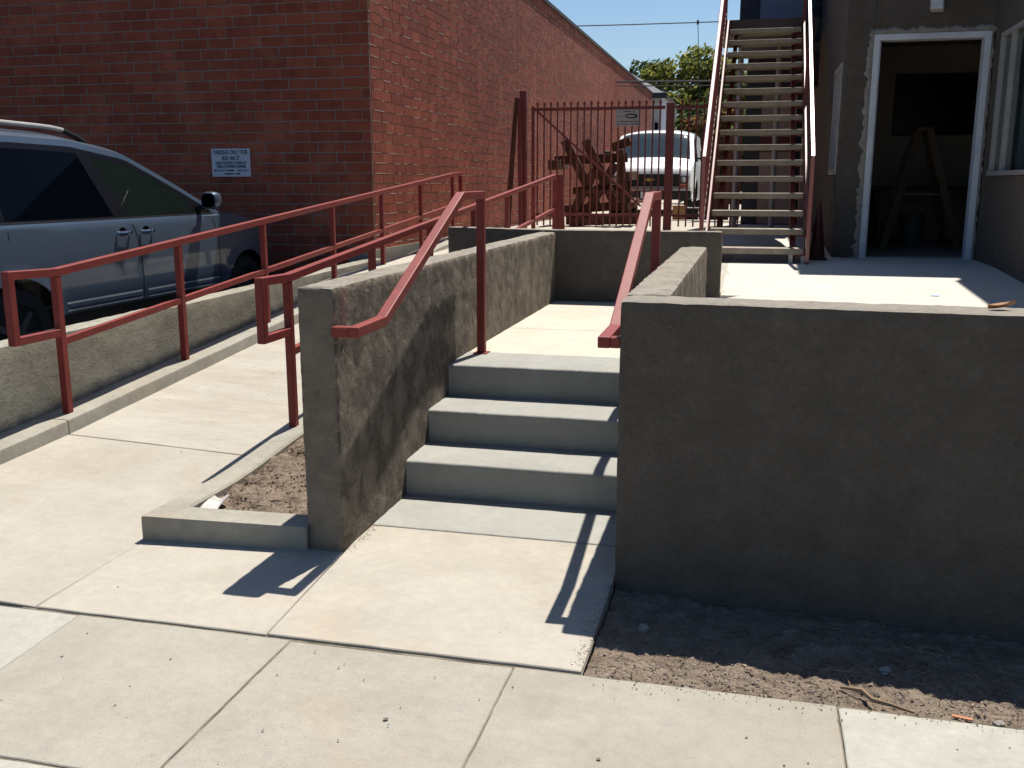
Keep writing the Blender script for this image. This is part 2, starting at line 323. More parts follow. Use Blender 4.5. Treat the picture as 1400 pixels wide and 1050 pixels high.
def slab(name, m, corners, zf, th=.1, parent=None, gap=.0022, res=.07, edge=.0035):
    """flat slab from 4 ccw corners, its top following zf(x,y), with a rounded worn rim"""
    c = [Vector((*p, 0)) for p in corners]; ctr = sum(c, Vector()) / 4
    mb = MB(); n1 = max(2, int((c[1] - c[0]).length / res)); n2 = max(2, int((c[3] - c[0]).length / res))
    L1 = (c[1] - c[0]).length; L2 = (c[3] - c[0]).length
    us = [gap / L1, (gap + edge) / L1] + [i / n1 for i in range(1, n1)] + [1 - (gap + edge) / L1, 1 - gap / L1]
    vs = [gap / L2, (gap + edge) / L2] + [i / n2 for i in range(1, n2)] + [1 - (gap + edge) / L2, 1 - gap / L2]
    idx = {}
    for i, u in enumerate(us):
        for j, v in enumerate(vs):
            p = (c[0] * (1 - u) + c[1] * u) * (1 - v) + (c[3] * (1 - u) + c[2] * u) * v
            z = zf(p.x, p.y); 
            if i in (0, len(us) - 1) or j in (0, len(vs) - 1): z -= edge * .9
            jx = .0022 * fbm((p.x, p.y, 3), 11, 5)
            idx[i, j] = len(mb.v); mb.v.append((p.x + jx, p.y + jx, z))
    a, b = len(us), len(vs)
    for i in range(a - 1):
        for j in range(b - 1): mb.f.append((idx[i, j], idx[i + 1, j], idx[i + 1, j + 1], idx[i, j + 1]))
    ring = [(i, 0) for i in range(a)] + [(a - 1, j) for j in range(1, b)] + [(i, b - 1) for i in range(a - 2, -1, -1)] + [(0, j) for j in range(b - 2, 0, -1)]
    low = []
    for k in ring:
        q = mb.v[idx[k]]; low.append(len(mb.v)); mb.v.append((q[0], q[1], q[2] - th))
    for t in range(len(ring)):
        t2 = (t + 1) % len(ring); mb.f.append((idx[ring[t]], low[t], low[t2], idx[ring[t2]]))
    mb.f.append(tuple(low))
    o = mb.build(name, m, parent, smooth=30)
    return o

# ================================================================= LEVELS
def zup(y):        # level of the upper yard / patio
    T = [(3.4, .50), (6.5, .528), (7.95, .61), (10.2, .70), (11.1, .705), (12.5, .77), (14.5, .80), (60, .82)]
    if y <= T[0][0]: return T[0][1]
    for (a, b), (c, d) in zip(T, T[1:]):
        if y <= c: return b + (d - b) * (y - a) / (c - a)
    return T[-1][1]
def zramp(x, y):
    t = min(1, max(0, (-2.46 - x) / 1.14))
    if y < 4.45:
        zr = max(0, .095 * (y - 3.42) / 1.03); zl = .145 - .05 * (4.45 - y)
        return zr * (1 - t) + zl * t
    z0 = .095 * (1 - t) + .145 * t
    return min(z0 + .0788 * (y - 4.45), .76)
def zwalk(x, y):
    if x > -2.46: return .0
    return max(0, zramp(x, max(y, 2.76)) * min(1, max(0, (y - 2.0) / .76)))
def zcurb(y): return .225 + .0788 * (y - 4.45) if y > 4.45 else .225 - .062 * (4.45 - y)

# ---------------------------------------------------------------- terrain and street
mb = MB(); mb.grid(lambda u, v: (-60 + 120 * u, -60 + 61.5 * v, -.30), 8, 8)
tag(mb.build("ground", M_DIRT), kind="structure")
mb = MB(); mb.grid(lambda u, v: (-60 + 120 * u, -14 + 12.0 * v, -.16), 4, 4)
tag(mb.build("road", M_ASPHALT), kind="structure")
mb = MB(); mb.box(-60, 60, -1.998, -1.85, -.3, -.005)
tag(mb.build("kerb", M_CURB, bevel=.02), kind="structure")
mb = MB(); mb.grid(lambda u, v: (-60 + 56.03 * u, 1.5 + 8.3 * v, .06 + .09 * min(1, v * 3)), 4, 4)
tag(mb.build("parking_lot", M_ASPHALT), kind="structure")
mb = MB(); mb.grid(lambda u, v: (-3.8 + (3.6 if v < 2 else 0) * u, 8.10 + 50 * v * v, zup(8.10 + 50 * v * v) + .006 * fbm((u * 4, v * 40, 1), 1)), 6, 60)
tag(mb.build("driveway", M_WALK), kind="structure")
mb = MB(); mb.grid(lambda u, v: (-.2 + 3 * u, 17.0 + 40 * v, .8), 2, 2)
tag(mb.build("back_yard", M_PATIO), kind="structure")
mb = MB(); mb.grid(lambda u, v: (-80 + 180 * u, 58 + 300 * v, .6), 6, 6)
tag(mb.build("far_ground", M_DIRT), kind="structure")

# ---------------------------------------------------------------- sidewalk: joints packed with dirt, slabs as parts
sw = empty("sidewalk", (0, 0, 0), kind="structure")
mb = MB(); mb.grid(lambda u, v: (-8 + 16 * u, -1.8 + 4.545 * v, -.0045), 30, 20); mb.build("joint_bed", M_JOINT, sw)
def J(x, y):   # very slight skew measured in the photo
    return (x + (.05 * (2.74 - y) if x < -2 else 0), y)
xs = [-4.6, -3.45, -2.255, -1.44, -.668, .305, 1.10, 1.90, 2.75]
ys = [2.738, 1.935, 1.13, .32, -.5, -1.32]
k = 0
for r in range(len(ys) - 1):
    for i in range(len(xs) - 1):
        y1 = ys[r]; y0 = ys[r + 1]
        pale = (r == 0 and (xs[i] == -3.45 or xs[i] == .305)) or (r > 0 and (i * 3 + r) % 7 == 0)
        dz = random.uniform(-.002, .002) + (.006 if xs[i] == .305 and r == 0 else 0)
        yt = y1 + (-.015 if xs[i] >= .305 and r == 0 else 0)
        slab("slab", M_SIDEWALK_PALE if pale else M_SIDEWALK, [J(xs[i], y0), J(xs[i + 1], y0), J(xs[i + 1], yt), J(xs[i], yt)],
             lambda x, y: dz + .0012 * fbm((x, y, 0), 2), parent=sw, gap=.0030 if (i + r) % 2 else .0018, res=.05 if r < 2 else .2, edge=.003 + .002 * ((i + r) % 3 == 0))
# walk between the sidewalk and the steps / the ramp
wk = empty("front_walk", (0, 0, 0), kind="structure")
mb = MB(); mb.grid(lambda u, v: (-2.5 + 2.05 * u, 2.7 + .75 * v, -.004), 4, 4); mb.build("joint_bed", M_JOINT, wk)
slab("slab", M_WALK, [(-1.533, 2.748), (-.452, 2.748), (-.455, 3.83), (-1.60, 3.83)], lambda x, y: .006, parent=wk, th=.14)
slab("slab", M_WALK, [(-2.447, 2.748), (-1.533, 2.748), (-1.588, 3.60), (-2.465, 3.60)], lambda x, y: .004, parent=wk)
for x0, x1 in ((-3.62, -2.447), (-5.6, -3.62)):
    slab("slab", M_WALK, [(x0, 2.748), (x1, 2.748), (x1 - (.018 if x1 > -3 else 0), 4.43 if x1 > -3 else 3.3), (x0, 4.43 if x1 > -3 else 3.3)], lambda x, y: max(.003, zwalk(x, y)), parent=wk, res=.12, gap=.005)

# ---------------------------------------------------------------- ramp
rp = empty("ramp", (0, 0, 0), kind="structure")
yy = 4.43
for yn in (7.5, 9.8, 12.1):
    slab("slab", M_RAMP, [(-3.615, yy), (-2.455, yy), (-2.455, yn), (-3.615, yn)], lambda x, y: zramp(x, y) + .002 * fbm((x, y, 0), 3), parent=rp, res=.15, gap=.0025, th=.2); yy = yn
slab("slab", M_RAMP, [(-3.615, 12.1), (-2.455, 12.1), (-2.455, 14.2), (-3.615, 14.2)], lambda x, y: .765 + .02 * (y - 12.1), parent=rp, gap=.0025)
mb = MB()   # left curb with a joint at 4.43
def curb_run(y0, y1, zb=-.1):
    n = max(2, int((y1 - y0) / .12)); g = []
    for i in range(n + 1):
        y = y0 + (y1 - y0) * i / n; z = zcurb(y) + .0025 * fbm((y, 1, 2), 3); jx = .003 * fbm((y, 5, 0), 4)
        g.append([(-3.598 + jx, y, zb), (-3.600 + jx, y, z - .014), (-3.604 + jx, y, z - .004), (-3.614, y, z), (-3.812, y, z), (-3.812, y, zb)])
    m = MB(); b = 0
    for row in g: m.v += row
    for i in range(n):
        for j in range(6): m.f.append((i * 6 + j, (i + 1) * 6 + j, (i + 1) * 6 + (j + 1) % 6, i * 6 + (j + 1) % 6))
    m.f.append(tuple(range(6))); m.f.append(tuple(n * 6 + j for j in range(6))); return m
lc = empty("ramp_curb", (-3.7, 4, .2), "long grey concrete curb carrying the left red railing beside the ramp", "curb")
for a, b in ((2.6, 4.425), (4.433, 8.0), (8.006, 12.3)): curb_run(a, b).build("curb_section", M_CURB, lc, smooth=35)
# planter curb (right of ramp + front return)
pc = empty("planter_curb", (-2.1, 3.5, 0), "low concrete curb boxing in the bare soil bed beside the stair wall", "curb")
n = 60; rows = []
for i in range(n + 1):
    y = 3.560 + (12.2 - 3.560) * i / n; z = max(.113 + .002 * fbm((y, 3, 1), 3), .180 + .0788 * (y - 4.9)); rows.append((y, z))
m = MB()
for y, z in rows:
    zi = z; m.v += [(-2.466, y, -.1), (-2.466, y, zi - .008), (-2.458, y, zi), (-2.345, y, zi), (-2.335, y, zi - .01), (-2.335, y, -.1)]
for i in range(n):
    for j in range(6): m.f.append((i * 6 + j, (i + 1) * 6 + j, (i + 1) * 6 + (j + 1) % 6, i * 6 + (j + 1) % 6))
m.f.append(tuple(range(6))); m.f.append(tuple(n * 6 + j for j in range(6)))
m.build("side_curb", M_CURB, pc, smooth=35)
rough_box("front_curb", M_CURB, -2.469, -1.735, 3.422, 3.575, -.1, .1145, .03, .0012, .008, parent=pc, warp=lambda p: Vector((p.x, p.y + .08 * (p.x + 2.469) , p.z - .010 * (p.x + 2.469))))
# bare soil in the bed, with bits of gravel and a scrap
mb = MB(); mb.grid(lambda u, v: (-2.34 + .62 * u, 3.56 + 4.4 * v, .05 + .075 * 4.4 * v + .022 * fbm((u * .62, v * 4.4, 0), 7, 5) + .012 * fbm((u * .62, v * 4.4, 4), 26, 3)), 50, 330)
tag(mb.build("planter_soil", M_DIRT, smooth=80), kind="structure")
# dirt strip before the right wall
def zdirt(x, y): return -.038 + .024 * min(1, max(0, (3.4 - y) / .6)) + .014 * fbm((x, y, 0), 6, 5) + .008 * fbm((x, y, 7), 30, 3)
mb = MB(); mb.grid(lambda u, v: (-.447 + 3.9 * u, 2.70 + .86 * v, zdirt(-.447 + 3.9 * u, 2.70 + .86 * v)), 420, 96)
tag(mb.build("dirt_strip", M_DIRT, smooth=80), kind="structure")
def pebbles(name, mt, n, pick, smin, smax):
    m = MB()
    for _ in range(n):
        x, y, z = pick(); s = random.uniform(smin, smax) * random.choice((1, 1, .6))
        a = random.uniform(0, 6.28); sx, sy, sz = s, s * random.uniform(.5, .9), s * random.uniform(.3, .6)
        pts = [(1, 0, 0), (-1, 0, 0), (0, 1, 0), (0, -1, 0), (0, 0, 1), (0, 0, -1)]
        ca, sa = math.cos(a), math.sin(a); vs = []
        for p in pts:
            j = [random.uniform(.75, 1.25) for _ in range(3)]
            px, py, pz = p[0] * sx * j[0] + random.uniform(-.2, .2) * s, p[1] * sy * j[1] + random.uniform(-.2, .2) * s, p[2] * sz * j[2]
            vs.append((x + px * ca - py * sa, y + px * sa + py * ca, z + pz))
        m.add(vs, [(0, 2, 4), (2, 1, 4), (1, 3, 4), (3, 0, 4), (2, 0, 5), (1, 2, 5), (3, 1, 5), (0, 3, 5)])
    return m.build(name, mt)
M_GRAVEL = mat("mixed_gravel", (.22, .18, .14), (.14, .11, .09), 40, .9, island=.65)
def pk1():
    x = random.uniform(-.43, 3); y = 2.715 + abs(random.gauss(0, .16)); y = min(y, 3.4); return x, y, zdirt(x, y) + .001
tag(pebbles("gravel", M_GRAVEL, 5200, pk1, .0025, .008), kind="stuff")
def pk2():
    x = random.uniform(-2.32, -1.76); y = 3.6 + random.random() ** 1.5 * 1.6
    if random.random() < .5: x = -2.32 + abs(random.gauss(0, .08))
    return x, y, .052 + .075 * (y - 3.56)
tag(pebbles("soil_litter", mat("dark_soil_litter", (.16, .11, .07), (.07, .05, .035), 40, .95, island=.6), 1500, pk2, .003, .011), kind="stuff")
def pk3():
    if random.random() < .6: x, y = random.uniform(-3.5, -2.5), random.uniform(4.0, 7.5); return x, y, zramp(x, y) + .001
    x, y = random.uniform(-3.4, 1.2), random.uniform(1.5, 3.3); 
    if x > -.5: y = random.uniform(1.5, 2.65)
    return x, y, max(zwalk(x, y), .006)
tag(pebbles("grit", mat("dark_grit", (.10, .08, .06), None, 40, .95), 110, pk3, .0015, .0045), kind="stuff")

def pk6():
    q = random.random()
    if q < .35: x = random.uniform(-.42, 2.4); y = random.uniform(2.64, 2.735) ** 1; y = 2.737 - abs(random.gauss(0, .03)); return x, y, .003 + (.006 if x > .305 else 0)
    if q < .6: y = random.uniform(2.78, 3.45); return -.456 - abs(random.gauss(0, .02)), y, .0062
    if q < .8: return -1.575 + abs(random.gauss(0, .02)), random.uniform(3.5, 4.26), .0065
    k_ = random.choice((0, 1, 2)); x = -1.57 + abs(random.gauss(0, .05)) if random.random() < .5 else random.uniform(-1.57, -.47)
    return (x, yb[k_] - .012 - abs(random.gauss(0, .008)), zt[k_] + .0045 if k_ else .0085)
zt = [0, .180, .353, .528]; yb = [4.27, 4.62, 4.97]
tag(pebbles("spilled_grit", mat("spilled_soil", (.16, .12, .085), (.10, .075, .055), 40, .95, island=.5), 1300, pk6, .0012, .0042), kind="stuff")
def twigs(name, mt, n, pick, lmin, lmax, r):
    m = MB()
    for _ in range(n):
        x, y, z = pick(); a = random.uniform(0, 6.28); l = random.uniform(lmin, lmax); b = a + random.uniform(-.6, .6)
        p = [(x, y, z), (x + l * .5 * math.cos(a), y + l * .5 * math.sin(a), z + random.uniform(.001, .008)), (x + l * .5 * (math.cos(a) + math.cos(b)), y + l * .5 * (math.sin(a) + math.sin(b)), z + .001)]
        m.tube(p, r * random.uniform(.6, 1.2), 4)
    return m.build(name, mt)
M_STRAW = mat("dry_straw", (.30, .22, .13), (.17, .12, .07), 30, .9, island=.4)
tag(twigs("straw_litter", M_STRAW, 150, pk2, .02, .09, .0016), kind="stuff")
def pk4():
    x = random.uniform(.1, 3); y = random.uniform(2.95, 3.36); return x, y, zdirt(x, y) + .004
tag(twigs("dry_weeds", M_STRAW, 110, pk4, .04, .14, .0018), kind="stuff")
def pk5():
    x = random.uniform(-.43, 3); y = random.uniform(2.73, 3.3); return x, y, zdirt(x, y) + .002
tag(twigs("twig_litter", mat("dark_twig", (.09, .06, .04), None, 30, .95, island=.4), 260, pk5, .015, .05, .0014), kind="stuff")
# dark gum spots trodden flat on the paving
m = MB()
for i, (x, y, r) in enumerate([(-.95, 2.35, .008), (-.93, 2.42, .003), (-.72, 2.52, .003), (-.33, 2.30, .006), (-1.75, 2.52, .004), (.05, 2.50, .004), (-2.1, 2.45, .005), (-1.15, 2.05, .006), (-.2, 2.15, .004), (.5, 2.45, .004)] + [(random.uniform(-2.4, .9), random.uniform(1.6, 2.7), random.uniform(.0015, .004)) for _ in range(40)]):
    zz = .0034 + (.006 if x > .305 and y > 1.935 else 0); n = 9; b = len(m.v)
    for j in range(n): a = 6.283 * j / n; m.v.append((x + r * math.cos(a) * random.uniform(.7, 1.2), y + r * math.sin(a) * random.uniform(.7, 1.2), zz))
    m.f.append(tuple(range(b, b + n)))
tag(m.build("gum_spots", mat("old_gum", (.13, .115, .10), None, 30, .9)), kind="stuff")

# ---------------------------------------------------------------- steps and landing
st = empty("concrete_steps", (-1.02, 4.2, 0), "grey concrete steps between two taupe stucco walls", "steps")
zt = [0, .180, .353, .528]; yb = [4.27, 4.62, 4.97]
def step_block(y0, y1, z0, z1):
    m = MB(); r = .016
    prof = [(y0 + .012, z0), (y0, z1 - r)] + [(y0 + r - r * math.cos(a), z1 - r + r * math.sin(a)) for a in (.5, 1.0, 1.57)] + [(y1, z1 + .004), (y1, z0)]
    nx = 150; k = len(prof)
    for i in range(nx + 1):
        x = -1.60 + 1.16 * i / nx
        for a, b in prof: m.v.append((x, a + .002 * fbm((x, y0, 1), 5) + .0015 * fbm((x, a, 5), 24), b + .0012 * fbm((x, y0, 2), 4) - (.004 * max(0, fbm((x, y0, 9), 17) - .35) if abs(b - z1) < .02 and a < y0 + .02 else 0)))
    for i in range(nx):
        for j in range(k): m.f.append((i * k + j, (i + 1) * k + j, (i + 1) * k + (j + 1) % k, i * k + (j + 1) % k))
    m.f.append(tuple(range(k))); m.f.append(tuple(nx * k + j for j in range(k))); return m
step_block(yb[0], yb[1] + .03, -.1, zt[1]).build("step", M_STEP, st, smooth=35)
step_block(yb[1], yb[2] + .03, -.1, zt[2]).build("step", M_STEP, st, smooth=35)
step_block(yb[2], 5.37, -.1, zt[3]).build("step", M_STEP, st, smooth=35)
slab("base_pad", M_STEP, [(-1.60, 3.832), (-.455, 3.832), (-.455, 4.29), (-1.60, 4.29)], lambda x, y: .008, parent=st, gap=.002)
ld = empty("landing", (0, 0, 0), kind="structure")
slab("slab", M_LANDING, [(-1.62, 5.372), (-.44, 5.372), (-.44, 6.35), (-1.62, 6.35)], lambda x, y: .530, parent=ld, gap=.002, th=.4)
slab("slab", M_LANDING, [(-1.62, 6.353), (-.44, 6.353), (-.44, 7.97), (-1.62, 7.97)], lambda x, y: .530, parent=ld, gap=.002, th=.4)
pt = empty("patio", (0, 0, 0), kind="structure")
slab("slab", M_PATIO, [(-.438, 6.45), (2.6, 6.45), (2.6, 7.97), (-.438, 7.97)], lambda x, y: .53 + (zup(y) - .53) * min(1, (x + .438) / .35), parent=pt, gap=.003, th=.4)
slab("slab", M_PATIO, [(-.30, 3.55), (2.6, 3.55), (2.6, 6.45), (-.30, 6.45)], lambda x, y: zup(y), parent=pt, gap=.003, th=.4)
slab("slab", M_PATIO, [(-.235, 7.97), (2.6, 7.97), (2.6, 11.2), (-.235, 11.2)], lambda x, y: zup(y), parent=pt, gap=.003, th=.4)
slab("slab", M_PATIO, [(-.6, 11.2), (.84, 11.2), (.84, 17.1), (-.6, 17.1)], lambda x, y: zup(y) + .004, parent=pt, gap=.003, th=.4)

# ---------------------------------------------------------------- stucco garden walls
def lump(p): return 1
def warpL(p):
    q = p.copy()
    if p.x > -1.66 and p.z < 1.08:   # trowel-torn inner face
        q.x += .0016 * noise.turbulence(Vector((p.y * 9, p.z * 8, 2)), 4, True)
    q.z += .003 * fbm((p.y, 0, 0), 2.2) if p.z > 1.0 else 0
    return q
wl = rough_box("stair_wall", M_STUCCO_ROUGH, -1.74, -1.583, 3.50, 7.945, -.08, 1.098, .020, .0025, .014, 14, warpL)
tag(wl, "long rough trowelled stucco wall on the left of the steps, red handrail bolted to it", "wall")
def warpF(p):
    return Vector((p.x, p.y - .063 * (p.x + .46), p.z + (.0018 * fbm((p.x, 0, 9), 3) if p.z > 1 else 0)))
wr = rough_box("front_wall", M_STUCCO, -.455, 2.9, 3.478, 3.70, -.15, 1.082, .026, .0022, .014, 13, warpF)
tag(wr, "wide smooth shaded stucco wall facing the sidewalk above the dirt strip", "wall")
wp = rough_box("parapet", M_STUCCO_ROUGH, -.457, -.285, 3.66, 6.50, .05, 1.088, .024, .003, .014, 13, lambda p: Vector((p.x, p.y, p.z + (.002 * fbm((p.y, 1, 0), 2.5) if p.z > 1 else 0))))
tag(wp, "short stucco parapet on the right of the steps running back behind the handrail", "wall")
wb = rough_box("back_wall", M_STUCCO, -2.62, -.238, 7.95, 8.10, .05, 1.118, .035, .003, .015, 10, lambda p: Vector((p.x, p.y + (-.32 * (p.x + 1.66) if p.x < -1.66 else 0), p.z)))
tag(wb, "grey stucco wall closing the far end of the landing, shaded side to the viewer", "wall")
# rusty paint splatter near the fixing on the left wall
m = MB()
for i in range(75):
    y = 3.53 + abs(random.gauss(0, .045)); z = .99 + random.gauss(0, .05); s = random.uniform(.001, .005)
    m.add([(-1.5735, y - s, z), (-1.5735, y, z - s), (-1.5735, y + s, z), (-1.5735, y, z + s * 1.5)], [(0, 1, 2, 3)])
m.build("paint_splatter", mat("bright_red_primer", (.40, .04, .035), None, 9, .4), None).parent = wl

# retaining wall left of the ramp
def warpR(p): return Vector((p.x, p.y, p.z + (.0105 * (p.y - 4.2) if p.z > .5 else 0)))
rw = rough_box("retaining_wall", M_OLDWALL, -3.97, -3.80, 2.3, 9.72, -.1, .655, .045, .003, .012, 8, warpR)
tag(rw, "weathered stained concrete retaining wall between the ramp and the parked minivan", "wall")

# ================================================================= BRICK BUILDING
XB, YB, ZT = -3.90, 9.73, 4.72
bb = empty("brick_building", (XB, YB, .7), "single storey red brick building with a sunlit side and shaded front", "building")
m = MB(); m.box(-16, XB - .004, YB + .004, 37.5, -.2, ZT - .02); m.build("mortar_wall", M_MORTAR, bb)
m = MB(); m.box(-16, XB + .03, YB - .03, 37.53, ZT, ZT + .07); m.build("roof_coping", M_COPING, bb, bevel=.008)
m = MB(); m.box(XB - .3, XB + .012, YB - .005, 37.4, -.1, .80); m.build("side_plinth", M_CURB, bb)
CH, BL, JT = .1076, .305, .0115
brick_meshes = {}
def brick_mesh(L, var):
    key = (round(L, 3), var)
    if key not in brick_meshes:
        random.seed(hash(key) % 1000); b = MB(); b.box(-L / 2, L / 2, 0, .05, -(CH - JT) / 2, (CH - JT) / 2)
        b.v = [(x + random.uniform(-.0015, .0015), y + random.uniform(-.0012, .0012), z + random.uniform(-.0015, .0015)) for x, y, z in b.v]
        brick_meshes[key] = b.mesh("brick", M_BRICK, bevel=.0035, seg=1)
    return brick_meshes[key]
slots = []
ncourse = int((ZT - .0) / CH) + 1
for c in range(-4, 40):
    z = ZT - (c + .5) * CH - .003
    if z < -.05 or z + CH / 2 > ZT: continue
    x = XB; first = .095 if c % 2 else BL
    k = 0
    while x > -9.2:
        L = first if k == 0 else BL
        slots.append((x - L / 2, z, L - JT, abs(x + 5.0) + abs(z - 2.3) * 1.1, c)); x -= L; k += 1
def hidden(s): return (s[0] < -5.3 and s[1] < 1.75) or s[1] > 3.45 or s[0] < -8.35 or s[1] < .75
vis = sorted([s for s in slots if not hidden(s) and s[2] > .2], key=lambda s: s[3])[:298]
visset = set((round(s[0], 3), round(s[1], 3)) for s in vis)
rest = MB()
for s in slots:
    random.seed(int(s[0] * 1000) * 7 + int(s[1] * 1000))
    dy = random.uniform(-.0012, .0012)
    if (round(s[0], 3), round(s[1], 3)) in visset:
        inst("brick", brick_mesh(s[2], random.randrange(6)), (s[0], YB + dy, s[1]), bb)
    else:
        hh = (CH - JT) / 2
        rest.box(s[0] - s[2] / 2, s[0] + s[2] / 2, YB + dy, YB + .03, s[1] - hh, s[1] + hh)
lip = MB()
for c in range(-4, 40):
    z = ZT - (c + .5) * CH - .003
    if z < .76 or z + CH / 2 > ZT: continue
    y = YB; first = BL if c % 2 else .095; k = 0; hh = (CH - JT) / 2
    while y < 37.3:
        L = first if k == 0 else BL; L2 = L - JT
        random.seed(int(y * 997) + c * 31); dx = random.uniform(-.0009, .0009)
        y0 = y + (0.0325 if k == 0 else JT / 2)
        rest.box(XB - .03, XB + dx, y0, y + L - JT / 2, z - hh, z + hh)
        if y < 26 and random.random() < .68:      # mortar squeezed out of the bed joint
            a = y + random.uniform(0, .1); b = a + random.uniform(.06, .26); t = random.uniform(.0002, .0016)
            lip.hexa([(XB - .02, a, z - hh - JT + .001), (XB + t, a, z - hh - JT + .002), (XB + t, b, z - hh - JT + .002), (XB - .02, b, z - hh - JT + .001),
                      (XB - .02, a, z - hh - .001), (XB + t * .5 + .001, a, z - hh - .002), (XB + t * .5 + .001, b, z - hh - .002), (XB - .02, b, z - hh - .001)])
        y += L; k += 1
random.seed(11)
rb = rest.build("brickwork", M_BRICK, bb); rb['kind'] = "stuff"
lb = lip.build("mortar_smear", M_MORTAR_LIP, bb); lb['kind'] = "stuff"

# ---------------------------------------------------------------- text helper
def text(s, size, loc, rot, m, parent, name="lettering", align='CENTER', sx=1, ext=.0006, bold=.0):
    c = bpy.data.curves.new(name, 'FONT'); c.body = s; c.size = size; c.align_x = align; c.extrude = ext; c.offset = bold
    o0 = bpy.data.objects.new("tmp_text", c); COL.objects.link(o0)
    dg = bpy.context.evaluated_depsgraph_get(); me = bpy.data.meshes.new_from_object(o0.evaluated_get(dg)); me.name = name
    bpy.data.objects.remove(o0); me.materials.clear(); me.materials.append(m)
    o = bpy.data.objects.new(name, me); COL.objects.link(o); o.location = loc; o.rotation_euler = rot; o.scale = (sx, 1, 1)
    if parent: o.parent = parent; o.matrix_parent_inverse = Matrix.Translation(-Vector(parent.location))
    return o
M_INK = mat("navy_ink", (.012, .014, .035), None, 5, .6)
M_SIGN = mat("painted_sign_white", (.50, .52, .58), (.46, .48, .55), 7, .5)
ps = empty("parking_sign", (-5.53, YB - .01, 1.71), "white metal parking sign with dark lettering on the shaded brick front", "sign")
m = MB(); m.box(-5.762, -5.30, YB - .010, YB - .0045, 1.563, 1.860); m.build("sign_panel", M_SIGN, ps, bevel=.002)
for t, sz, z, sx in (("PARKING ONLY FOR", .066, 1.798, .66), ("1830 14th ST.", .062, 1.738, .66), ("UNAUTHORIZED TOWING AT", .043, 1.694, .62), ("VEHICLE OWNER'S EXPENSE", .043, 1.656, .64)):
    text(t, sz, (-5.531, YB - .0108, z), (R(90), 0, 0), M_INK, ps, sx=sx, bold=.0012)
def strokes(x0, x1, z, h, y, parent, wd=.010, gap=.35, seed=3):      # print too small to read in the photo
    rr_ = random.Random(seed); m = MB(); x = x0
    while x < x1:
        if rr_.random() > gap * .5: m.box(x, x + wd * .72, y - .0006, y, z - h / 2 * rr_.uniform(.7, 1), z + h / 2)
        x += wd
    m.build("small_print", M_INK, parent)
strokes(-5.735, -5.33, 1.628, .022, YB - .0104, ps, seed=5); strokes(-5.62, -5.44, 1.592, .020, YB - .0104, ps, seed=8)
m = MB()
for x in (-5.74, -5.32):
    for z in (1.585, 1.84): m.lathe((x, YB - .012, z), [(0, .006), (.003, .006)], 'y', 8)
m.build("screw", M_ALU, ps)

# ================================================================= RED RAILINGS
def rail_z(y): return 1.042 + .0788 * (y - 4.55)
lr = empty("ramp_railing", (-3.692, 4.55, .24), "red square tube railing on the curb left of the ramp, beside the minivan", "railing", "red railings along the ramp")
m = MB(); e = .021
m.sweep([(11.98, 1.22), (12.22, 1.22), (12.22, rail_z(11.87) - e + .01), (11.87, rail_z(11.87) - e), (4.55, rail_z(4.55) - e), (4.20, rail_z(4.55) - e + .012), (4.20, .69), (4.528, .69)], .044, -3.692)
m.build("top_rail", M_RED, lr, bevel=.003, seg=1)
m = MB(); py = [4.55, 5.74, 6.91, 8.21, 9.43, 10.64, 11.87]
def lowz(y): return rail_z(y) - .405
for a, b in zip(py, py[1:]): m.bar((-3.692, a + .021, lowz(a + .021)), (-3.692, b - .021, lowz(b - .021)), .036, .038)
m.build("lower_rail", M_RED, lr)
for y in py:
    m = MB(); m.box(-3.713, -3.671, y - .021, y + .021, zcurb(y) - .03, rail_z(y) - e - .021); m.build("post", M_RED, lr, bevel=.003, seg=1)
rr = empty("ramp_railing", (-2.46, 4.8, .17), "red square tube railing on the ramp's right, just left of the stucco stair wall", "railing", "red railings along the ramp")
X = -2.435; m = MB(); py = [4.80, 6.02, 7.22, 8.45, 9.68, 10.9, 12.1]
def rz(y): return 1.018 + .0800 * (y - 4.8)
m.sweep([(12.12, rz(12.1) - e), (4.80, rz(4.8) - e), (4.50, rz(4.8) - e + .006), (4.50, .705), (4.778, .705)], .044, X)
m.build("top_rail", M_RED, rr, bevel=.003, seg=1)
m = MB()
for a, b in zip(py, py[1:]): m.bar((X, a + .021, rz(a + .021) - .43), (X, b - .021, rz(b - .021) - .43), .036, .038)
m.build("lower_rail", M_RED, rr)
for y in py:
    m = MB(); m.box(X - .021, X + .021, y - .021, y + .021, .165 + .0788 * (y - 4.9) - .05, rz(y) - e - .021 - (.02 if y > 12 else 0)); m.build("post", M_RED, rr, bevel=.003, seg=1)

def stair_rail(X, side, label, wallx):
    r = empty("stair_handrail", (X, 5.34, .528), label, "handrail", "red handrails beside the steps")
    m = MB(); m.sweep([(5.345, .530), (5.345, 1.433), (4.95, 1.431), (3.79, .930), (3.482, .926)], .046, X, h=.042)
    m.build("rail", M_RED, r, bevel=.004, seg=2)
    m = MB(); xa, xb = sorted((X + side * .0225, wallx)); m.box(xa, xb, 3.4835, 3.5285, .906, .946); m.build("wall_return", M_RED, r, bevel=.003, seg=1)
    m = MB(); xa, xb = sorted((wallx - side * .006, wallx + side * .004)); m.box(xa, xb, 3.575, 3.68, .84, .945); pass
    m = MB(); m.box(X - .04, X + .04, 5.30, 5.39, .5305, .536); m.build("base_plate", M_RED, r)
stair_rail(-1.498, -1, "red handrail with a tall post left of the steps, fixed to the rough wall", -1.590)
stair_rail(-.512, 1, "red handrail on the right side of the steps, half hidden behind the stucco parapet", -.452)

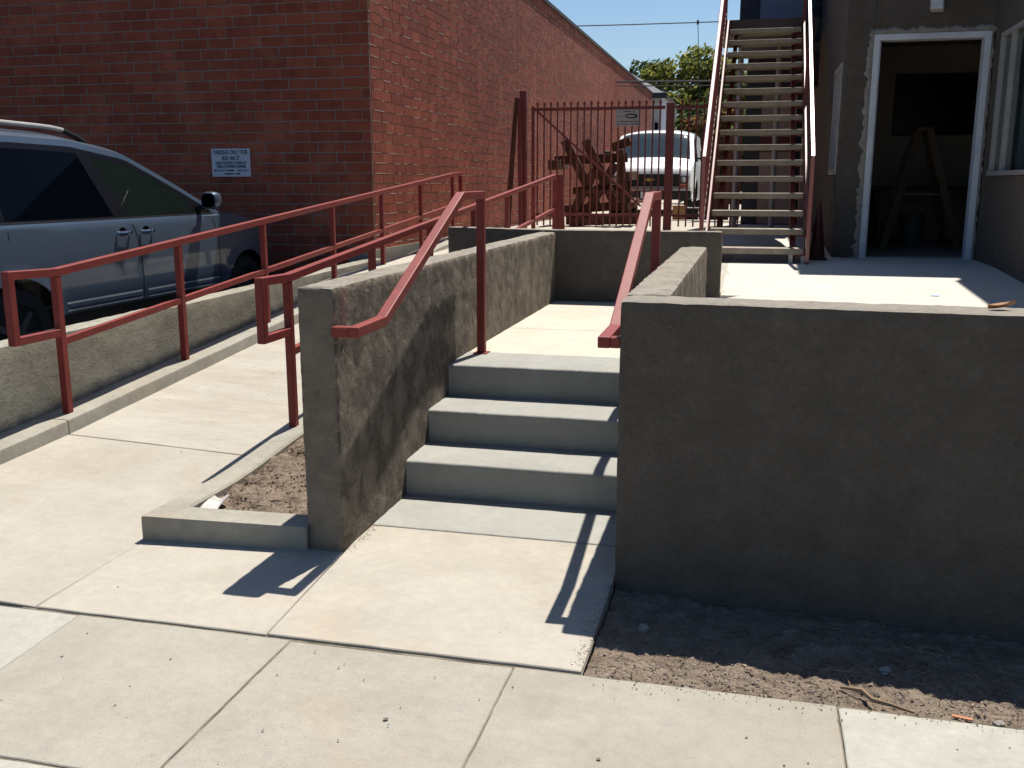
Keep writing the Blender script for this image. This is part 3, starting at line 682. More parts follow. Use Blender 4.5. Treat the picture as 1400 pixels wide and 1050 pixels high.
# ================================================================= GATE AND FENCE
GY, g0 = 14.5, .8
gt = empty("iron_gate", (-2.3, GY, g0), "dark red iron picket gate with a diagonal brace closing the driveway", "gate")
m = MB(); m.bar((-3.225, GY, 2.555), (-1.31, GY, 2.555), .04, .045); m.build("top_rail", M_REDDARK, gt)
m = MB(); m.bar((-3.225, GY, 1.03), (-1.31, GY, 1.03), .04, .04); m.build("bottom_rail", M_REDDARK, gt)
m = MB(); m.box(-3.27, -3.225, GY - .022, GY + .022, .84, 2.60); m.build("stile", M_REDDARK, gt)
m = MB(); m.bar((-3.18, GY - .03, 2.53), (-1.62, GY - .03, 1.16), .030, .018, up=(0, 1, 0)); m.build("diagonal_brace", M_REDDARK, gt)
pk = MB(); pk.box(-.011, .011, -.011, .011, .0, 1.74); pk.lathe((0, 0, 1.74), [(0, .012), (.015, .02), (.035, .018), (.06, .004)], 'z', 6)
pkm = pk.mesh("picket", M_REDDARK)
n = 19
for i in range(n): inst("picket", pkm, (-3.18 + i * (1.80 / (n - 1)), GY, .868), gt)
m = MB(); m.box(-1.29, -1.175, GY - .05, GY + .05, .78, 2.62); tag(m.build("gate_post", M_REDDARK, bevel=.006), "thick dark red steel post at the gate's right end", "post")
fn = empty("iron_fence", (-.85, GY, g0), "narrow dark red picket fence panel between gate post and steel staircase", "fence")
m = MB(); m.bar((-1.16, GY, 2.555), (-.2, GY, 2.555), .04, .045); m.build("top_rail", M_REDDARK, fn)
m = MB(); m.bar((-1.16, GY, 1.03), (-.2, GY, 1.03), .04, .04); m.build("bottom_rail", M_REDDARK, fn)
for i in range(9): inst("picket", pkm, (-1.07 + i * .105, GY, .868), fn)
m = MB(); m.box(-3.375, -3.275, GY - .35, GY - .25, .75, 2.80); tag(m.build("gate_post", M_REDDARK, bevel=.006), "tall dark red steel post by the brick wall at the gate's left", "post")
for i, (x0, x1, y0, h, lab) in enumerate(((-3.47, -3.40, 13.85, 1.9, "long thin dark steel bar leaning on the brick wall, nearest the viewer"), (-3.30, -3.36, 13.9, 1.9, "dark steel bar leaning on the gate's left post, right one of the pair"), (-3.52, -3.42, 13.9, 1.7, "shorter steel bar leaning behind the post at the brick wall"))):
    m = MB(); m.bar((x0, y0, .79), (x1, GY - .42, .79 + h), .05, .03); tag(m.build("steel_bar", M_REDDARK if i else M_RUST), lab, "steel bar", "steel bars leaning by the gate post")
# steel plate leaning at the end of the ramp railing
m = MB(); m.prism([(-2.46, .775), (-2.32, .775), (-2.355, 1.60), (-2.42, 1.60)], 'y', 12.22, 12.26)
tag(m.build("steel_plate", M_REDDARK, bevel=.004), "tapered dark red steel plate standing at the far end of the ramp railing", "steel plate")
# gate sign
gs = empty("gate_sign", (-1.84, GY - .03, 2.43), "small grey notice with a black oval logo hung on the iron gate", "sign")
m = MB(); m.box(-2.02, -1.68, GY - .030, GY - .024, 2.30, 2.535); m.build("sign_panel", mat("grey_sign_face", (.40, .37, .35), None, 6, .5), gs, bevel=.002)
def ell(cx, cz, a, b, n=28): return [(cx + a * math.cos(2 * math.pi * i / n), cz + b * math.sin(2 * math.pi * i / n)) for i in range(n)]
m = MB(); m.prism(ell(-1.79, 2.44, .092, .034), 'y', GY - .034, GY - .031); m.build("oval_logo", M_BLACK, gs)
m = MB(); m.prism(ell(-1.80, 2.44, .066, .015), 'y', GY - .0365, GY - .0345); m.build("oval_centre", MATS["grey_sign_face"], gs)
strokes(-1.95, -1.75, 2.505, .016, GY - .0305, gs, .014, seed=2); strokes(-2.00, -1.90, 2.44, .012, GY - .0305, gs, .02, seed=4)
strokes(-2.00, -1.70, 2.365, .014, GY - .0305, gs, .013, seed=6); strokes(-2.00, -1.70, 2.328, .018, GY - .0305, gs, .013, seed=7)

# rusty frames behind the gate
rf = empty("rusty_frame", (-2.7, 16.4, .8), "heap of rusty brown crossed steel beams behind the iron gate", "scrap frame")
def beam(p, q, w=.12, h=.14, mt=M_RUST):
    m = MB(); m.bar(p, q, w, h); m.build("beam", mt, rf, bevel=.008, seg=1)
y = 16.2
beam((-3.25, y, 1.86), (-2.05, y, 1.90), .13, .15); beam((-3.1, y - .1, 1.06), (-1.95, y - .1, 1.14)); beam((-2.95, y + .05, 1.37), (-2.0, y + .05, 1.43), .10, .12)
beam((-3.07, y - .13, 2.18), (-2.50, y - .13, 1.10), .1); beam((-2.73, y - .10, 2.18), (-2.20, y - .10, 1.10), .1)
beam((-2.22, y - .16, 1.80), (-2.72, y - .16, .95), .1); beam((-2.55, y - .19, 1.70), (-2.95, y - .19, .92), .1)
beam((-2.15, y - .22, 2.02), (-2.02, y - .22, .90), .12); beam((-3.1, y + .3, .88), (-1.85, y + .2, .90), .16, .16); beam((-2.9, y - .5, .86), (-1.9, y - .45, .93), .10, .12)
beam((-2.30, y - .05, 2.06), (-2.0, y - .05, 2.16), .16, .14); beam((-1.95, y + .5, 1.2), (-1.90, y - .5, 1.15), .1, .1); beam((-2.0, y - .5, 1.60), (-2.0, y + .6, 1.62), .1, .14)
beam((-3.2, y - .5, 1.78), (-3.2, y + .5, 1.80), .14, .16); beam((-2.75, y - .28, 1.36), (-1.9, y - .28, 1.34), .08, .07)
for (x, yy_, z, s, lab) in ((-1.36, 18.6, .82, .2, "brown cardboard box on the driveway below the white van"), (-1.12, 18.7, .82, .17, "dark crate beside the cardboard box below the white van")):
    b = empty("storage_box", (x, yy_, z), lab, "box")
    m = MB(); m.box(x - s / 2 - .02, x + s / 2 + .02, yy_ - s / 2, yy_ + s / 2, z, z + s * 1.2)
    mt = mat("cardboard", (.32, .17, .08), None, 8, .9) if x < -1.2 else M_BLACK
    m.build("carton", mt, b, bevel=.006); m = MB(); m.box(x - s / 2 - .035, x + s / 2 + .035, yy_ - s / 2 - .01, yy_ + s / 2 + .01, z + s * 1.2 + .001, z + s * 1.2 + .02); m.build("lid", mt if x < -1.2 else M_ALU, b)

# ================================================================= VEHICLES
def interp(T, x):
    if x <= T[0][0]: return T[0][1]
    for (a, b), (c, d) in zip(T, T[1:]):
        if x <= c:
            t = (x - a) / (c - a); return b + (d - b) * t
    return T[-1][1]
def smooth_table(T, n=4):
    xs_ = [T[0][0] + (T[-1][0] - T[0][0]) * i / 160 for i in range(161)]; v = [interp(T, x) for x in xs_]
    for _ in range(n):
        v = [v[0]] + [(v[i - 1] + 2 * v[i] + v[i + 1]) / 4 for i in range(1, 160)] + [v[-1]]
    return list(zip(xs_, v))
class Car:
    """s = distance back from the nose, y = y0 + sg*s ; half body mirrored about xc"""
    def __init__(c, xc, y0, sg, zg, hw, length, edge, top, wheels, wr, nose_taper, tumble=.36, belt=1.05, sill=.24):
        c.xc, c.y0, c.sg, c.zg, c.hw, c.L = xc, y0, sg, zg, hw, length
        c.edge = smooth_table(edge); c.top = smooth_table(top); c.wheels = wheels; c.wr = wr; c.nt = nose_taper; c.tum = tumble; c.belt = belt; c.sill = sill
    holes = None
    def plan(c, s):
        h = c.hw
        if s < 1.0: h -= c.nt * (1 - s / 1.0) ** 2.4
        if s > c.L - .7: h -= .10 * ((s - c.L + .7) / .7) ** 2
        return h
    def side(c, s, z):   # half width at height z above ground
        h = c.plan(s)
        if z < .5: h -= .05 * ((.5 - z) / .3) ** 2
        if z > .62: h -= .035 * ((min(z, c.belt) - .62) / (c.belt - .62)) ** 2
        if .56 < z < .64: h += .004
        if z > c.belt: h -= .012 + (z - c.belt) * c.tum
        # wheel arch flare
        for ws in c.wheels:
            d = math.hypot(s - ws, z - c.wr)
            if d < c.wr + .16: h += .012 * max(0, 1 - abs(d - c.wr - .06) / .08)
        return h
    def P(c, s, x, z): return (c.xc + x, c.y0 + c.sg * s, c.zg + z)
    def zlow(c, s):
        z = c.sill + (.06 if s < .3 else 0)
        for ws in c.wheels:
            d = abs(s - ws); r = c.wr + .055
            if d < r: z = max(z, c.wr + math.sqrt(max(0, r * r - d * d)) * 1.0)
        return z
    def stations(c):
        st_ = [0, .015, .04, .08, .13, .2] + [.28 + .06 * i for i in range(int((c.L - .4) / .06))] + [c.L - .06, c.L - .02, c.L]
        for ws in c.wheels:
            r = c.wr + .055
            st_ += [ws + r * math.cos(a * math.pi / 14) for a in range(15)] + [ws - r - .004, ws + r + .004]
        st_ = sorted(set(round(x, 4) for x in st_ if 0 <= x <= c.L)); return st_
    def shell(c, parent, m):
        mb = MB(); S_ = c.stations(); NS = 22; NT = 10; cols = []
        for s in S_:
            ze = interp(c.edge, s); zt_ = interp(c.top, s); z0 = min(c.zlow(s), ze - .02); pts = []
            zm = min(c.belt, ze - .02) if z0 < c.belt - .1 else z0
            for i in range(NS + 1):
                if i <= 14: z = z0 + (zm - z0) * (i / 14)
                elif ze - zm > .16: z = zm + .027 if i == 15 else (ze if i == NS else zm + .027 + (ze - .055 - zm - .027) * (i - 15) / (NS - 16))
                else: z = zm + (ze - zm) * ((i - 14) / (NS - 14))
                pts.append((c.side(s, z), z))
            he = c.side(s, ze)
            for i in range(1, NT + 1):    # rounded shoulder then crowned top
                t = i / NT; x = he * (1 - t ** 1.0)
                k = 1 - (x / he); z = ze + (zt_ - ze) * (1 - (1 - min(1, k * 1.0)) ** 3.2)
                pts.append((x, z))
            cols.append(pts)
        n = len(cols[0])
        for sd in (1, -1):
            b = len(mb.v)
            for s, pts in zip(S_, cols):
                for x, z in pts: mb.v.append(c.P(s, sd * x, z))
            for i in range(len(S_) - 1):
                for j in range(n - 1):
                    if c.holes and c.holes[0] < S_[i] and S_[i + 1] < c.holes[1] and 15 <= j < NS - 1 and interp(c.edge, S_[i]) - c.belt > .16: continue
                    mb.f.append((b + i * n + j, b + i * n + j + 1, b + (i + 1) * n + j + 1, b + (i + 1) * n + j))
        for s, pts in ((S_[0], cols[0]), (S_[-1], cols[-1])):
            b = len(mb.v)
            for x, z in pts: mb.v.append(c.P(s, x, z))
            for x, z in reversed(pts[:-1]): mb.v.append(c.P(s, -x, z))
            mb.f.append(tuple(range(b, len(mb.v))))
        return mb.build("body", m, parent, smooth=30, weld=True)
    def patch(c, a0, a1, zlo, zhi, off=.004, sd=1, nu=26, nv=8):
        """side patch: a0(v),a1(v) station limits; zlo(s), zhi(s)"""
        f = lambda t, v: t(v) if callable(t) else t
        def P(u, v):
            s = f(a0, v) * (1 - u) + f(a1, v) * u; z = f(zlo, s) * (1 - v) + f(zhi, s) * v
            return c.P(s, sd * (c.side(s, z) + off), z)
        return MB().grid(P, nu, nv)
    def strip(c, pts, w, off=.003, sd=1):
        """thin line on the side through (s,z) points"""
        m = MB(); L = []
        for (a, b), (d, e) in zip(pts, pts[1:]):
            n = max(1, int(math.hypot(d - a, e - b) / .04))
            L += [(a + (d - a) * i / n, b + (e - b) * i / n) for i in range(n)]
        L.append(pts[-1]); b0 = 0
        for i, (s, z) in enumerate(L):
            p = L[max(0, i - 1)]; q = L[min(len(L) - 1, i + 1)]; ds, dz = q[0] - p[0], q[1] - p[1]; l = math.hypot(ds, dz) or 1
            ns, nz = -dz / l * w / 2, ds / l * w / 2
            for k in (-1, 1): m.v.append(c.P(s + k * ns, sd * (c.side(s + k * ns, z + k * nz) + off), z + k * nz))
        for i in range(len(L) - 1): m.f.append((2 * i, 2 * i + 1, 2 * i + 3, 2 * i + 2))
        return m
    def topP(c, s, f, off=0):
        ze = interp(c.edge, s); zt_ = interp(c.top, s); he = c.side(s, ze); k = 1 - abs(f)
        return c.P(s, he * f, ze + (zt_ - ze) * (1 - (1 - k) ** 3.2) + off)
    def wheel(c, ws, sd, parent, hub=M_HUB):
        x = c.hw - .13; r = c.wr
        o = MB().lathe(c.P(ws, sd * x, r), [(-.11, r * .80), (-.105, r * .95), (-.08, r), (.08, r), (.105, r * .95), (.11, r * .66), (.085, r * .64)], 'x', 36).build("wheel", M_RUBBER, parent, smooth=35)
        MB().lathe(c.P(ws, sd * (x + .05), r), [(-.02, r * .635), (.035, r * .63), (.03, r * .56), (.012, r * .50), (.04, r * .18), (.05, r * .12)], 'x', 28).build("rim", hub, o, smooth=35)
        sp = MB()
        for k in range(7):
            a = 2 * math.pi * k / 7; cy, cz = math.cos(a), math.sin(a)
            p0 = Vector(c.P(ws, sd * (x + .088), r)) + Vector((0, cy, cz)) * r * .12; p1 = Vector(c.P(ws, sd * (x + .088), r)) + Vector((0, cy, cz)) * r * .60
            sp.bar(p0, p1, .045, .018, up=(1, 0, 0))
        sp.build("spoke", hub, o)

# ---- blue grey minivan, nose to the brick wall
mv = empty("minivan", (-5.67, 6.9, .15), "blue grey minivan parked nose-in beside the retaining wall", "minivan")
V = Car(-5.67, 9.42, -1, .15, .97, 5.08,
        [(0, .60), (.06, .70), (.2, .83), (.45, .94), (.9, 1.03), (1.32, 1.085), (1.9, 1.345), (2.46, 1.575), (3.07, 1.655), (3.7, 1.665), (4.5, 1.64), (4.85, 1.56), (5.0, 1.30), (5.08, 1.0)],
        [(0, .66), (.06, .77), (.2, .92), (.45, 1.02), (.9, 1.10), (1.22, 1.13), (1.8, 1.40), (2.35, 1.655), (3.0, 1.735), (3.7, 1.75), (4.5, 1.72), (4.85, 1.63), (5.0, 1.36), (5.08, 1.05)],
        [.95, 3.98], .335, .36, tumble=.34, belt=1.06)
V.holes = (1.66, 4.02); V.shell(mv, M_PAINT)
MB().box(-6.55, -4.83, 4.5, 9.2, .35, .62).build("underbody", M_BLACK, mv)
M_SEAT = mat("grey_seat_cloth", (.20, .19, .17), None, 20, .9)
for x in (-5.25, -6.08):
    for s_ in (2.55, 3.55):
        y_ = 9.42 - s_; st0 = MB(); st0.box(x - .25, x + .25, y_ - .1, y_ + .42, .62, .86); o = st0.build("car_seat", M_SEAT, mv, bevel=.05)
        b_ = MB(); b_.hexa([(x - .24, y_ - .18, .84), (x + .24, y_ - .18, .84), (x + .24, y_ - .04, .84), (x - .24, y_ - .04, .84), (x - .20, y_ - .36, 1.42), (x + .20, y_ - .36, 1.42), (x + .20, y_ - .26, 1.42), (x - .20, y_ - .26, 1.42)]); b_.build("seat_back", M_SEAT, o, bevel=.03)
        b_ = MB(); b_.box(x - .13, x + .13, y_ - .42, y_ - .32, 1.45, 1.63); b_.build("head_rest", M_SEAT, o, bevel=.04)
b_ = MB(); b_.hexa([(-6.5, 7.55, .8), (-4.86, 7.55, .8), (-4.86, 8.2, .8), (-6.5, 8.2, .8), (-6.45, 7.62, 1.18), (-4.90, 7.62, 1.18), (-4.92, 8.1, 1.16), (-6.42, 8.1, 1.16)]); b_.build("dashboard", mat("tan_dashboard", (.22, .20, .15), None, 9, .8), mv, bevel=.03)
b_ = MB(); b_.tube([(-6.08 + .19 * math.cos(a), 7.50 - .06 * math.sin(a), 1.16 + .18 * math.sin(a)) for a in [math.pi * i / 10 for i in range(21)]], .016, 8); b_.build("steering_wheel", M_BLACK, mv, smooth=True)
for sd in (1, -1):
    zt1 = lambda s: interp(V.edge, s) - .045
    zl_ = 1.097; zh_ = lambda s: interp(V.edge, s) - .087
    sur = MB()
    for q in (V.patch(1.47, 4.60, 1.075, zl_, .0025, sd, 60, 1), V.patch(1.47, 4.42, zh_, zt1, .0025, sd, 60, 2), V.patch(1.47, lambda v: 1.74 + .10 * v, zl_, zh_, .0025, sd, 8, 6),
              V.patch(lambda v: 2.665 + .215 * v, lambda v: 2.85 + .17 * v, zl_, zh_, .0025, sd, 6, 8), V.patch(lambda v: 3.98 - .02 * v, lambda v: 4.62 - .22 * v, zl_, zh_, .0025, sd, 12, 8)): sur.add(q.v, q.f)
    sur.build("window_surround", M_GLOSSBLACK, mv, weld=True)
    V.patch(lambda v: 1.74 + .10 * v, lambda v: 2.665 + .215 * v, zl_, zh_, .0015, sd, 40, 8).build("front_door_window", M_CLEARISH, mv, smooth=True)
    V.patch(lambda v: 2.85 + .17 * v, lambda v: 3.98 - .02 * v, zl_, zh_, .0015, sd, 40, 8).build("sliding_door_window", M_TINT, mv, smooth=True)
    V.patch(lambda v: 4.02, lambda v: 4.60 - .2 * v, 1.11, lambda s: interp(V.edge, s) - .10, .0065, sd, 20, 8).build("rear_quarter_window", M_TINT, mv, smooth=True)
    V.strip([(1.42, 1.083), (2.2, 1.082), (3.2, 1.082), (4.6, 1.088)], .012, .008, sd).build("belt_trim", M_BLACK, mv)
    V.strip([(2.68, 1.07), (2.63, .95), (2.61, .75), (2.62, .50), (2.66, .27)], .008, .002, sd).build("door_seam", M_BLACK, mv)
    V.strip([(1.50, 1.07), (1.46, .95), (1.44, .75), (1.46, .55), (1.52, .30)], .007, .002, sd).build("door_seam", M_BLACK, mv)
    V.strip([(3.99, 1.07), (4.0, .98)], .007, .002, sd).build("door_seam", M_BLACK, mv)
    V.strip([(1.55, .275), (2.6, .27), (3.4, .28)], .007, .003, sd).build("sill_seam", M_BLACK, mv)
    V.patch(1.36, 3.62, .245, .435, .006, sd, 30, 4).build("sill_shade_strip", M_BLACK, mv, smooth=True)  # black strip over the sill, painting underbody and its shade
    # rocker molding with a bright strip
    for a, b in ((1.50, 2.60), (2.66, 3.56)):
        V.patch(a, b, .452, .522, .016, sd, 20, 2).build("side_molding", M_PAINT, mv, smooth=True)
        V.strip([(a + .01, .514), (b - .01, .514)], .014, .020, sd).build("molding_strip", M_BRIGHT, mv)
        V.strip([(a + .01, .460), (b - .01, .460)], .008, .020, sd).build("molding_strip", M_BRIGHT, mv)
    # handles
    for hs in (2.50, 2.80):
        p = V.P(hs, sd * (V.side(hs, .965)), .965)
        MB().lathe((p[0] - sd * .004, p[1], p[2] - .004), [(0, .052), (.006 * sd, .050)], 'x', 20).build("handle_recess", M_TINT, mv)
        m = MB().tube([(p[0] + sd * .012, p[1] - .085, p[2] + .006), (p[0] + sd * .034, p[1] - .05, p[2] + .008), (p[0] + sd * .036, p[1] + .05, p[2] + .008), (p[0] + sd * .012, p[1] + .085, p[2] + .006)], .013, 8)
        m.build("door_handle", M_CHROME, mv, smooth=True)
    # mirror
    ms = 1.66; p = V.P(ms, sd * (V.side(ms, 1.13) + .012), 1.13)
    m = MB(); x0, x1 = sorted((p[0] + sd * .045, p[0] + sd * .235))
    vs = []
    for yy_, sc in ((-.065, .88), (-.03, 1.0), (.03, .93), (.085, .45)):
        for k in range(14):
            a = 2 * math.pi * k / 14; ex = math.copysign(abs(math.cos(a)) ** .6, math.cos(a)); ez = math.copysign(abs(math.sin(a)) ** .6, math.sin(a))
            vs.append(((x0 + x1) / 2 + ex * .080 * sc, p[1] + yy_, p[2] + .065 + ez * .078 * sc))
    m.v = vs
    for i in range(3):
        for k in range(14): m.f.append((i * 14 + k, i * 14 + (k + 1) % 14, (i + 1) * 14 + (k + 1) % 14, (i + 1) * 14 + k))
    m.f.append(tuple(range(14))); m.f.append(tuple(range(42, 56)))
    mi = m.build("side_mirror", M_PAINT, mv, smooth=40)
    m = MB(); m.v = [(((x0 + x1) / 2) + math.copysign(abs(math.cos(a)) ** .6, math.cos(a)) * .062, p[1] - .068, p[2] + .065 + math.copysign(abs(math.sin(a)) ** .6, math.sin(a)) * .058) for a in [2 * math.pi * k / 14 for k in range(14)]]
    m.f = [tuple(range(14))]; m.build("mirror_glass", M_TINT, mi)
    m = MB(); m.bar((p[0] - sd * .01, p[1], p[2] - .01), (p[0] + sd * .09, p[1], p[2] + .02), .06, .04); m.build("mirror_arm", M_BLACK, mi)
    for ws in V.wheels: V.wheel(ws, sd, mv)
    m = MB().tube([V.topP(s, .80 * sd, .055) for s in [2.92 + .12 * i for i in range(14)]], .017, 8); m.build("roof_rail", M_ALU, mv, smooth=True)
    m = MB().tube([V.topP(2.70, .80 * sd, .004), V.topP(2.78, .80 * sd, .030), V.topP(2.92, .80 * sd, .055)], .022, 8); m.build("rail_foot", M_BLACK, mv, smooth=True); m = MB()
    m.tube([V.topP(4.48, .80 * sd, .055), V.topP(4.62, .80 * sd, .03), V.topP(4.72, .80 * sd, .0)], .022, 8); m.build("rail_foot", M_BLACK, mv, smooth=True)
    m = MB(); m.tube([V.P(.10 + .07 * i, sd * (V.plan(.10 + .07 * i) * (.93 + .008 * i)), .70 + .03 * i) for i in range(5)], [.05, .065, .065, .055, .02], 8); m.build("headlight", M_CLEARISH, mv, smooth=True)
MB().grid(lambda u, v: V.topP(1.28 + 1.02 * u, -.90 + 1.8 * v, .006), 16, 16).build("windshield", M_CLEARISH, mv, smooth=True)
MB().grid(lambda u, v: V.topP(4.86 + .12 * u, -.8 + 1.6 * v, .01), 6, 10).build("rear_window", M_TINT, mv, smooth=True)
MB().tube([V.P(.0, x, .52) for x in (-.5, -.2, .2, .5)], .05, 8).build("bumper_grille", M_BLACK, mv, smooth=True)

# ---- white van beyond the gate
wv = empty("white_van", (-2.25, 24, .8), "white van facing the viewer behind the red iron gate", "van")
W = Car(-2.22, 21.3, 1, .80, .95, 4.8,
        [(0, .80), (.06, .95), (.2, 1.02), (.62, 1.12), (.75, 1.16), (1.25, 1.62), (1.45, 1.74), (2.2, 1.80), (4.4, 1.79), (4.7, 1.70), (4.8, 1.4)],
        [(0, .84), (.06, .99), (.2, 1.07), (.62, 1.19), (.72, 1.22), (1.25, 1.70), (1.45, 1.84), (2.2, 1.90), (4.4, 1.88), (4.7, 1.78), (4.8, 1.45)],
        [.85, 3.75], .36, .08, tumble=.14, belt=1.12, sill=.30)
W.shell(wv, M_VANWHITE)
MB().box(-3.1, -1.35, 21.6, 25.8, 1.15, 1.45).build("underbody", M_BLACK, wv)
MB().grid(lambda u, v: W.topP(.74 + .64 * u, -.90 + 1.8 * v, .008), 14, 16).build("windshield", M_WINDSHIELD, wv, smooth=True)
m = MB(); m.box(-2.86, -1.58, 21.27, 21.32, 1.42, 1.68); m.build("grille", M_SCREEN, wv, bevel=.01)
m = MB()
for z in (1.475, 1.545, 1.615): m.box(-2.85, -1.59, 21.262, 21.268, z, z + .012)
m.build("grille_bar", mat("grey_plastic", (.03, .03, .032), None, 5, .5), wv)
m = MB(); m.prism([(-2.33, 1.575), (-2.26, 1.575), (-2.25, 1.595), (-2.19, 1.595), (-2.18, 1.575), (-2.11, 1.575), (-2.11, 1.545), (-2.18, 1.545), (-2.19, 1.525), (-2.25, 1.525), (-2.26, 1.545), (-2.33, 1.545)], 'y', 21.245, 21.26)
m.build("grille_emblem", mat("gold_emblem", (.45, .30, .10), None, 5, .35, metal=.6), wv)
for x in (-2.95, -1.49):
    o = MB(); o.box(x - .10, x + .10, 21.285, 21.36, 1.47, 1.64); h = o.build("headlight", mat("headlight_housing", (.05, .05, .055), None, 5, .2), wv, bevel=.01)
    MB().lathe((x, 21.285, 1.56), [(-.012, .02), (-.010, .055), (.0, .06)], 'y', 18).build("lamp_lens", M_CHROME, h, smooth=True)
    MB().box(x - .10, x + .10, 21.28, 21.35, 1.40, 1.455).build("turn_signal", mat("amber_lens", (.55, .13, .02), None, 5, .25), wv)
m = MB(); m.box(-3.12, -1.32, 21.18, 21.45, 1.14, 1.34); m.build("front_bumper", M_BLACK, wv, bevel=.04)
m = MB(); m.box(-3.1, -1.34, 21.165, 21.2, 1.33, 1.37); m.build("bumper_strip", M_CHROME, wv)
m = MB(); m.box(-2.38, -2.07, 21.155, 21.175, 1.17, 1.31); m.build("license_plate", M_SIGN, wv)
for sd in (1, -1):
    W.patch(lambda v: .98 + .42 * v, 2.05, 1.17, lambda s: interp(W.edge, s) - .09, .006, sd, 20, 6).build("side_window", M_TINT, wv, smooth=True)
    W.strip([(.95, 1.1), (.95, .5)], .010, .003, sd).build("door_seam", M_BLACK, wv)
    p = W.P(1.05, sd * 1.02, 1.28); m = MB(); m.box(p[0] - .07 + sd * .05, p[0] + .07 + sd * .05, p[1] - .05, p[1] + .05, p[2] - .12, p[2] + .12); mi = m.build("side_mirror", M_BLACK, wv, bevel=.03)
    m = MB(); m.bar((p[0] - sd * .12, p[1], p[2] - .06), (p[0] + sd * .05, p[1], p[2] - .06), .05, .04); m.build("mirror_arm", M_BLACK, mi)
    for ws in W.wheels: W.wheel(ws, sd, wv)

# ================================================================= RIGHT BUILDING
XW, YF, ZF = 2.27, 11.10, .705
rbld = empty("stucco_building", (1.5, YF, ZF), "taupe stucco building with an open white framed doorway", "building")
DX0, DX1, DZ = 1.115, 2.235, 2.995
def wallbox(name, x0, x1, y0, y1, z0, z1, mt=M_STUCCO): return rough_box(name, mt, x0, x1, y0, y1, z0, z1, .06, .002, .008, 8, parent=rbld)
wallbox("front_wall_left", .84, DX0, YF, YF + .22, .6, 4.5)
wallbox("lintel_wall", DX0 - .0, XW, YF + .002, YF + .22, DZ, 4.5)
# wing wall with the window opening
WY0, WY1, WZ0, WZ1 = 8.2, 10.80, 1.565, 2.93
wallbox("wing_wall", XW, XW + .22, WY1, YF + .22, .5, 5.6)
wallbox("wing_wall_under_window", XW, XW + .22, WY0, WY1, .5, WZ0)
wallbox("wing_wall_over_window", XW, XW + .22, WY0, WY1, WZ1, 5.6)
wallbox("wing_wall_near", XW, XW + .22, 5.2, WY0, .4, 5.6)
wallbox("left_side_wall_low", .84, 1.04, YF + .22, 15.9, .6, 1.58)
wallbox("left_side_wall_high", .84, 1.04, YF + .22, 15.9, 2.76, 4.5)
wallbox("left_side_wall_mid", .84, 1.04, 12.3, 15.9, 1.58, 2.76)
m = MB(); m.box(.84, XW + 4, YF + .3, 17, 4.35, 4.48); m.build("roof", M_COPING, rbld)
m = MB(); m.box(XW, XW + 4.3, 5.2, YF + .3, 5.45, 5.6); m.build("roof", M_COPING, rbld)
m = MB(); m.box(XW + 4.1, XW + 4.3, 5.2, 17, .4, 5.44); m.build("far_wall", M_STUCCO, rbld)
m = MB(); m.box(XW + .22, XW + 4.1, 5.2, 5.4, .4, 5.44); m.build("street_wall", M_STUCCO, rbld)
# interior
m = MB(); m.box(1.04, XW + 4.1, 15.0, 15.2, .7, 4.34); m.build("room_back_wall", M_ROOM, rbld)
m = MB(); m.box(.86, XW + 4.1, YF + .22, 15, .60, .712); m.build("room_floor", mat("interior_floor", (.22, .20, .18), None, 3, .7), rbld)
m = MB(); m.box(XW + .22, XW + 4.1, 5.4, YF + .22, .55, .70); m.build("wing_floor", MATS["interior_floor"], rbld)
m = MB(); m.box(1.04, XW + 4.1, YF + .22, 15, 3.35, 3.45); m.build("ceiling", M_ROOM, rbld)
m = MB(); m.box(XW + .22, XW + 4.1, 5.4, YF + .22, 3.35, 3.45); m.build("ceiling", M_ROOM, rbld)
m = MB(); m.box(XW + 2.2, XW + 2.3, 5.4, YF + .22, .70, 3.35); m.build("partition", mat("pale_curtain_wall", (.45, .50, .52), None, 4, .9), rbld)
# door frame: jambs, head, rough plaster patch
df = MB(); yj0, yj1 = YF - .018, YF + .15
for x0, x1 in ((DX0 + .002, DX0 + .062), (DX1 - .062, DX1 - .002)): df.box(x0, x1, yj0, yj1, .705, DZ - .062)
df.box(DX0 + .002, DX1 - .002, yj0, yj1, DZ - .0615, DZ - .002)
dfo = df.build("door_frame", M_WHITE, rbld, bevel=.004)
m = MB(); m.box(DX0 + .062, DX0 + .078, YF + .03, YF + .07, .705, DZ - .064); m.build("door_stop", M_WHITE, dfo)
m = MB()
for z in (2.46, 1.55): m.box(DX0 + .062, DX0 + .066, YF - .010, YF + .028, z - .06, z + .06)
m.build("hinge", mat("dull_hinge_metal", (.16, .16, .16), None, 6, .4, metal=.6), dfo)
def band(p0, p1, w, seed):    # irregular plaster smear around the frame
    m = MB(); p0 = Vector(p0); p1 = Vector(p1); n = int((p1 - p0).length / .02); d = (p1 - p0).normalized(); o = Vector((d.z, 0, -d.x))
    for i in range(n + 1):
        p = p0 + (p1 - p0) * i / n; ww = w * (1 + .55 * fbm((i * .02, seed, 0), 7, 4) + .4 * fbm((i * .02, seed, 5), 22, 3))
        for t, yo in ((0, .002), (.35, .014), (.75, .012), (1, .0005)):
            q = p + o * ww * t; m.v.append((q.x, YF - yo - .004 * fbm((q.x, q.z, seed), 16), q.z))
    for i in range(n):
        for j in range(3): m.f.append((i * 4 + j, i * 4 + j + 1, i * 4 + j + 5, i * 4 + j + 4))
    return m
band((DX0 + .006, 0, .71), (DX0 + .006, 0, DZ + .01), -.060, 1).build("plaster_patch", M_PATCH, rbld, smooth=60)
band((DX0 - .04, 0, DZ - .004), (XW, 0, DZ - .004), -.055, 2).build("plaster_patch", M_PATCH, rbld, smooth=60)
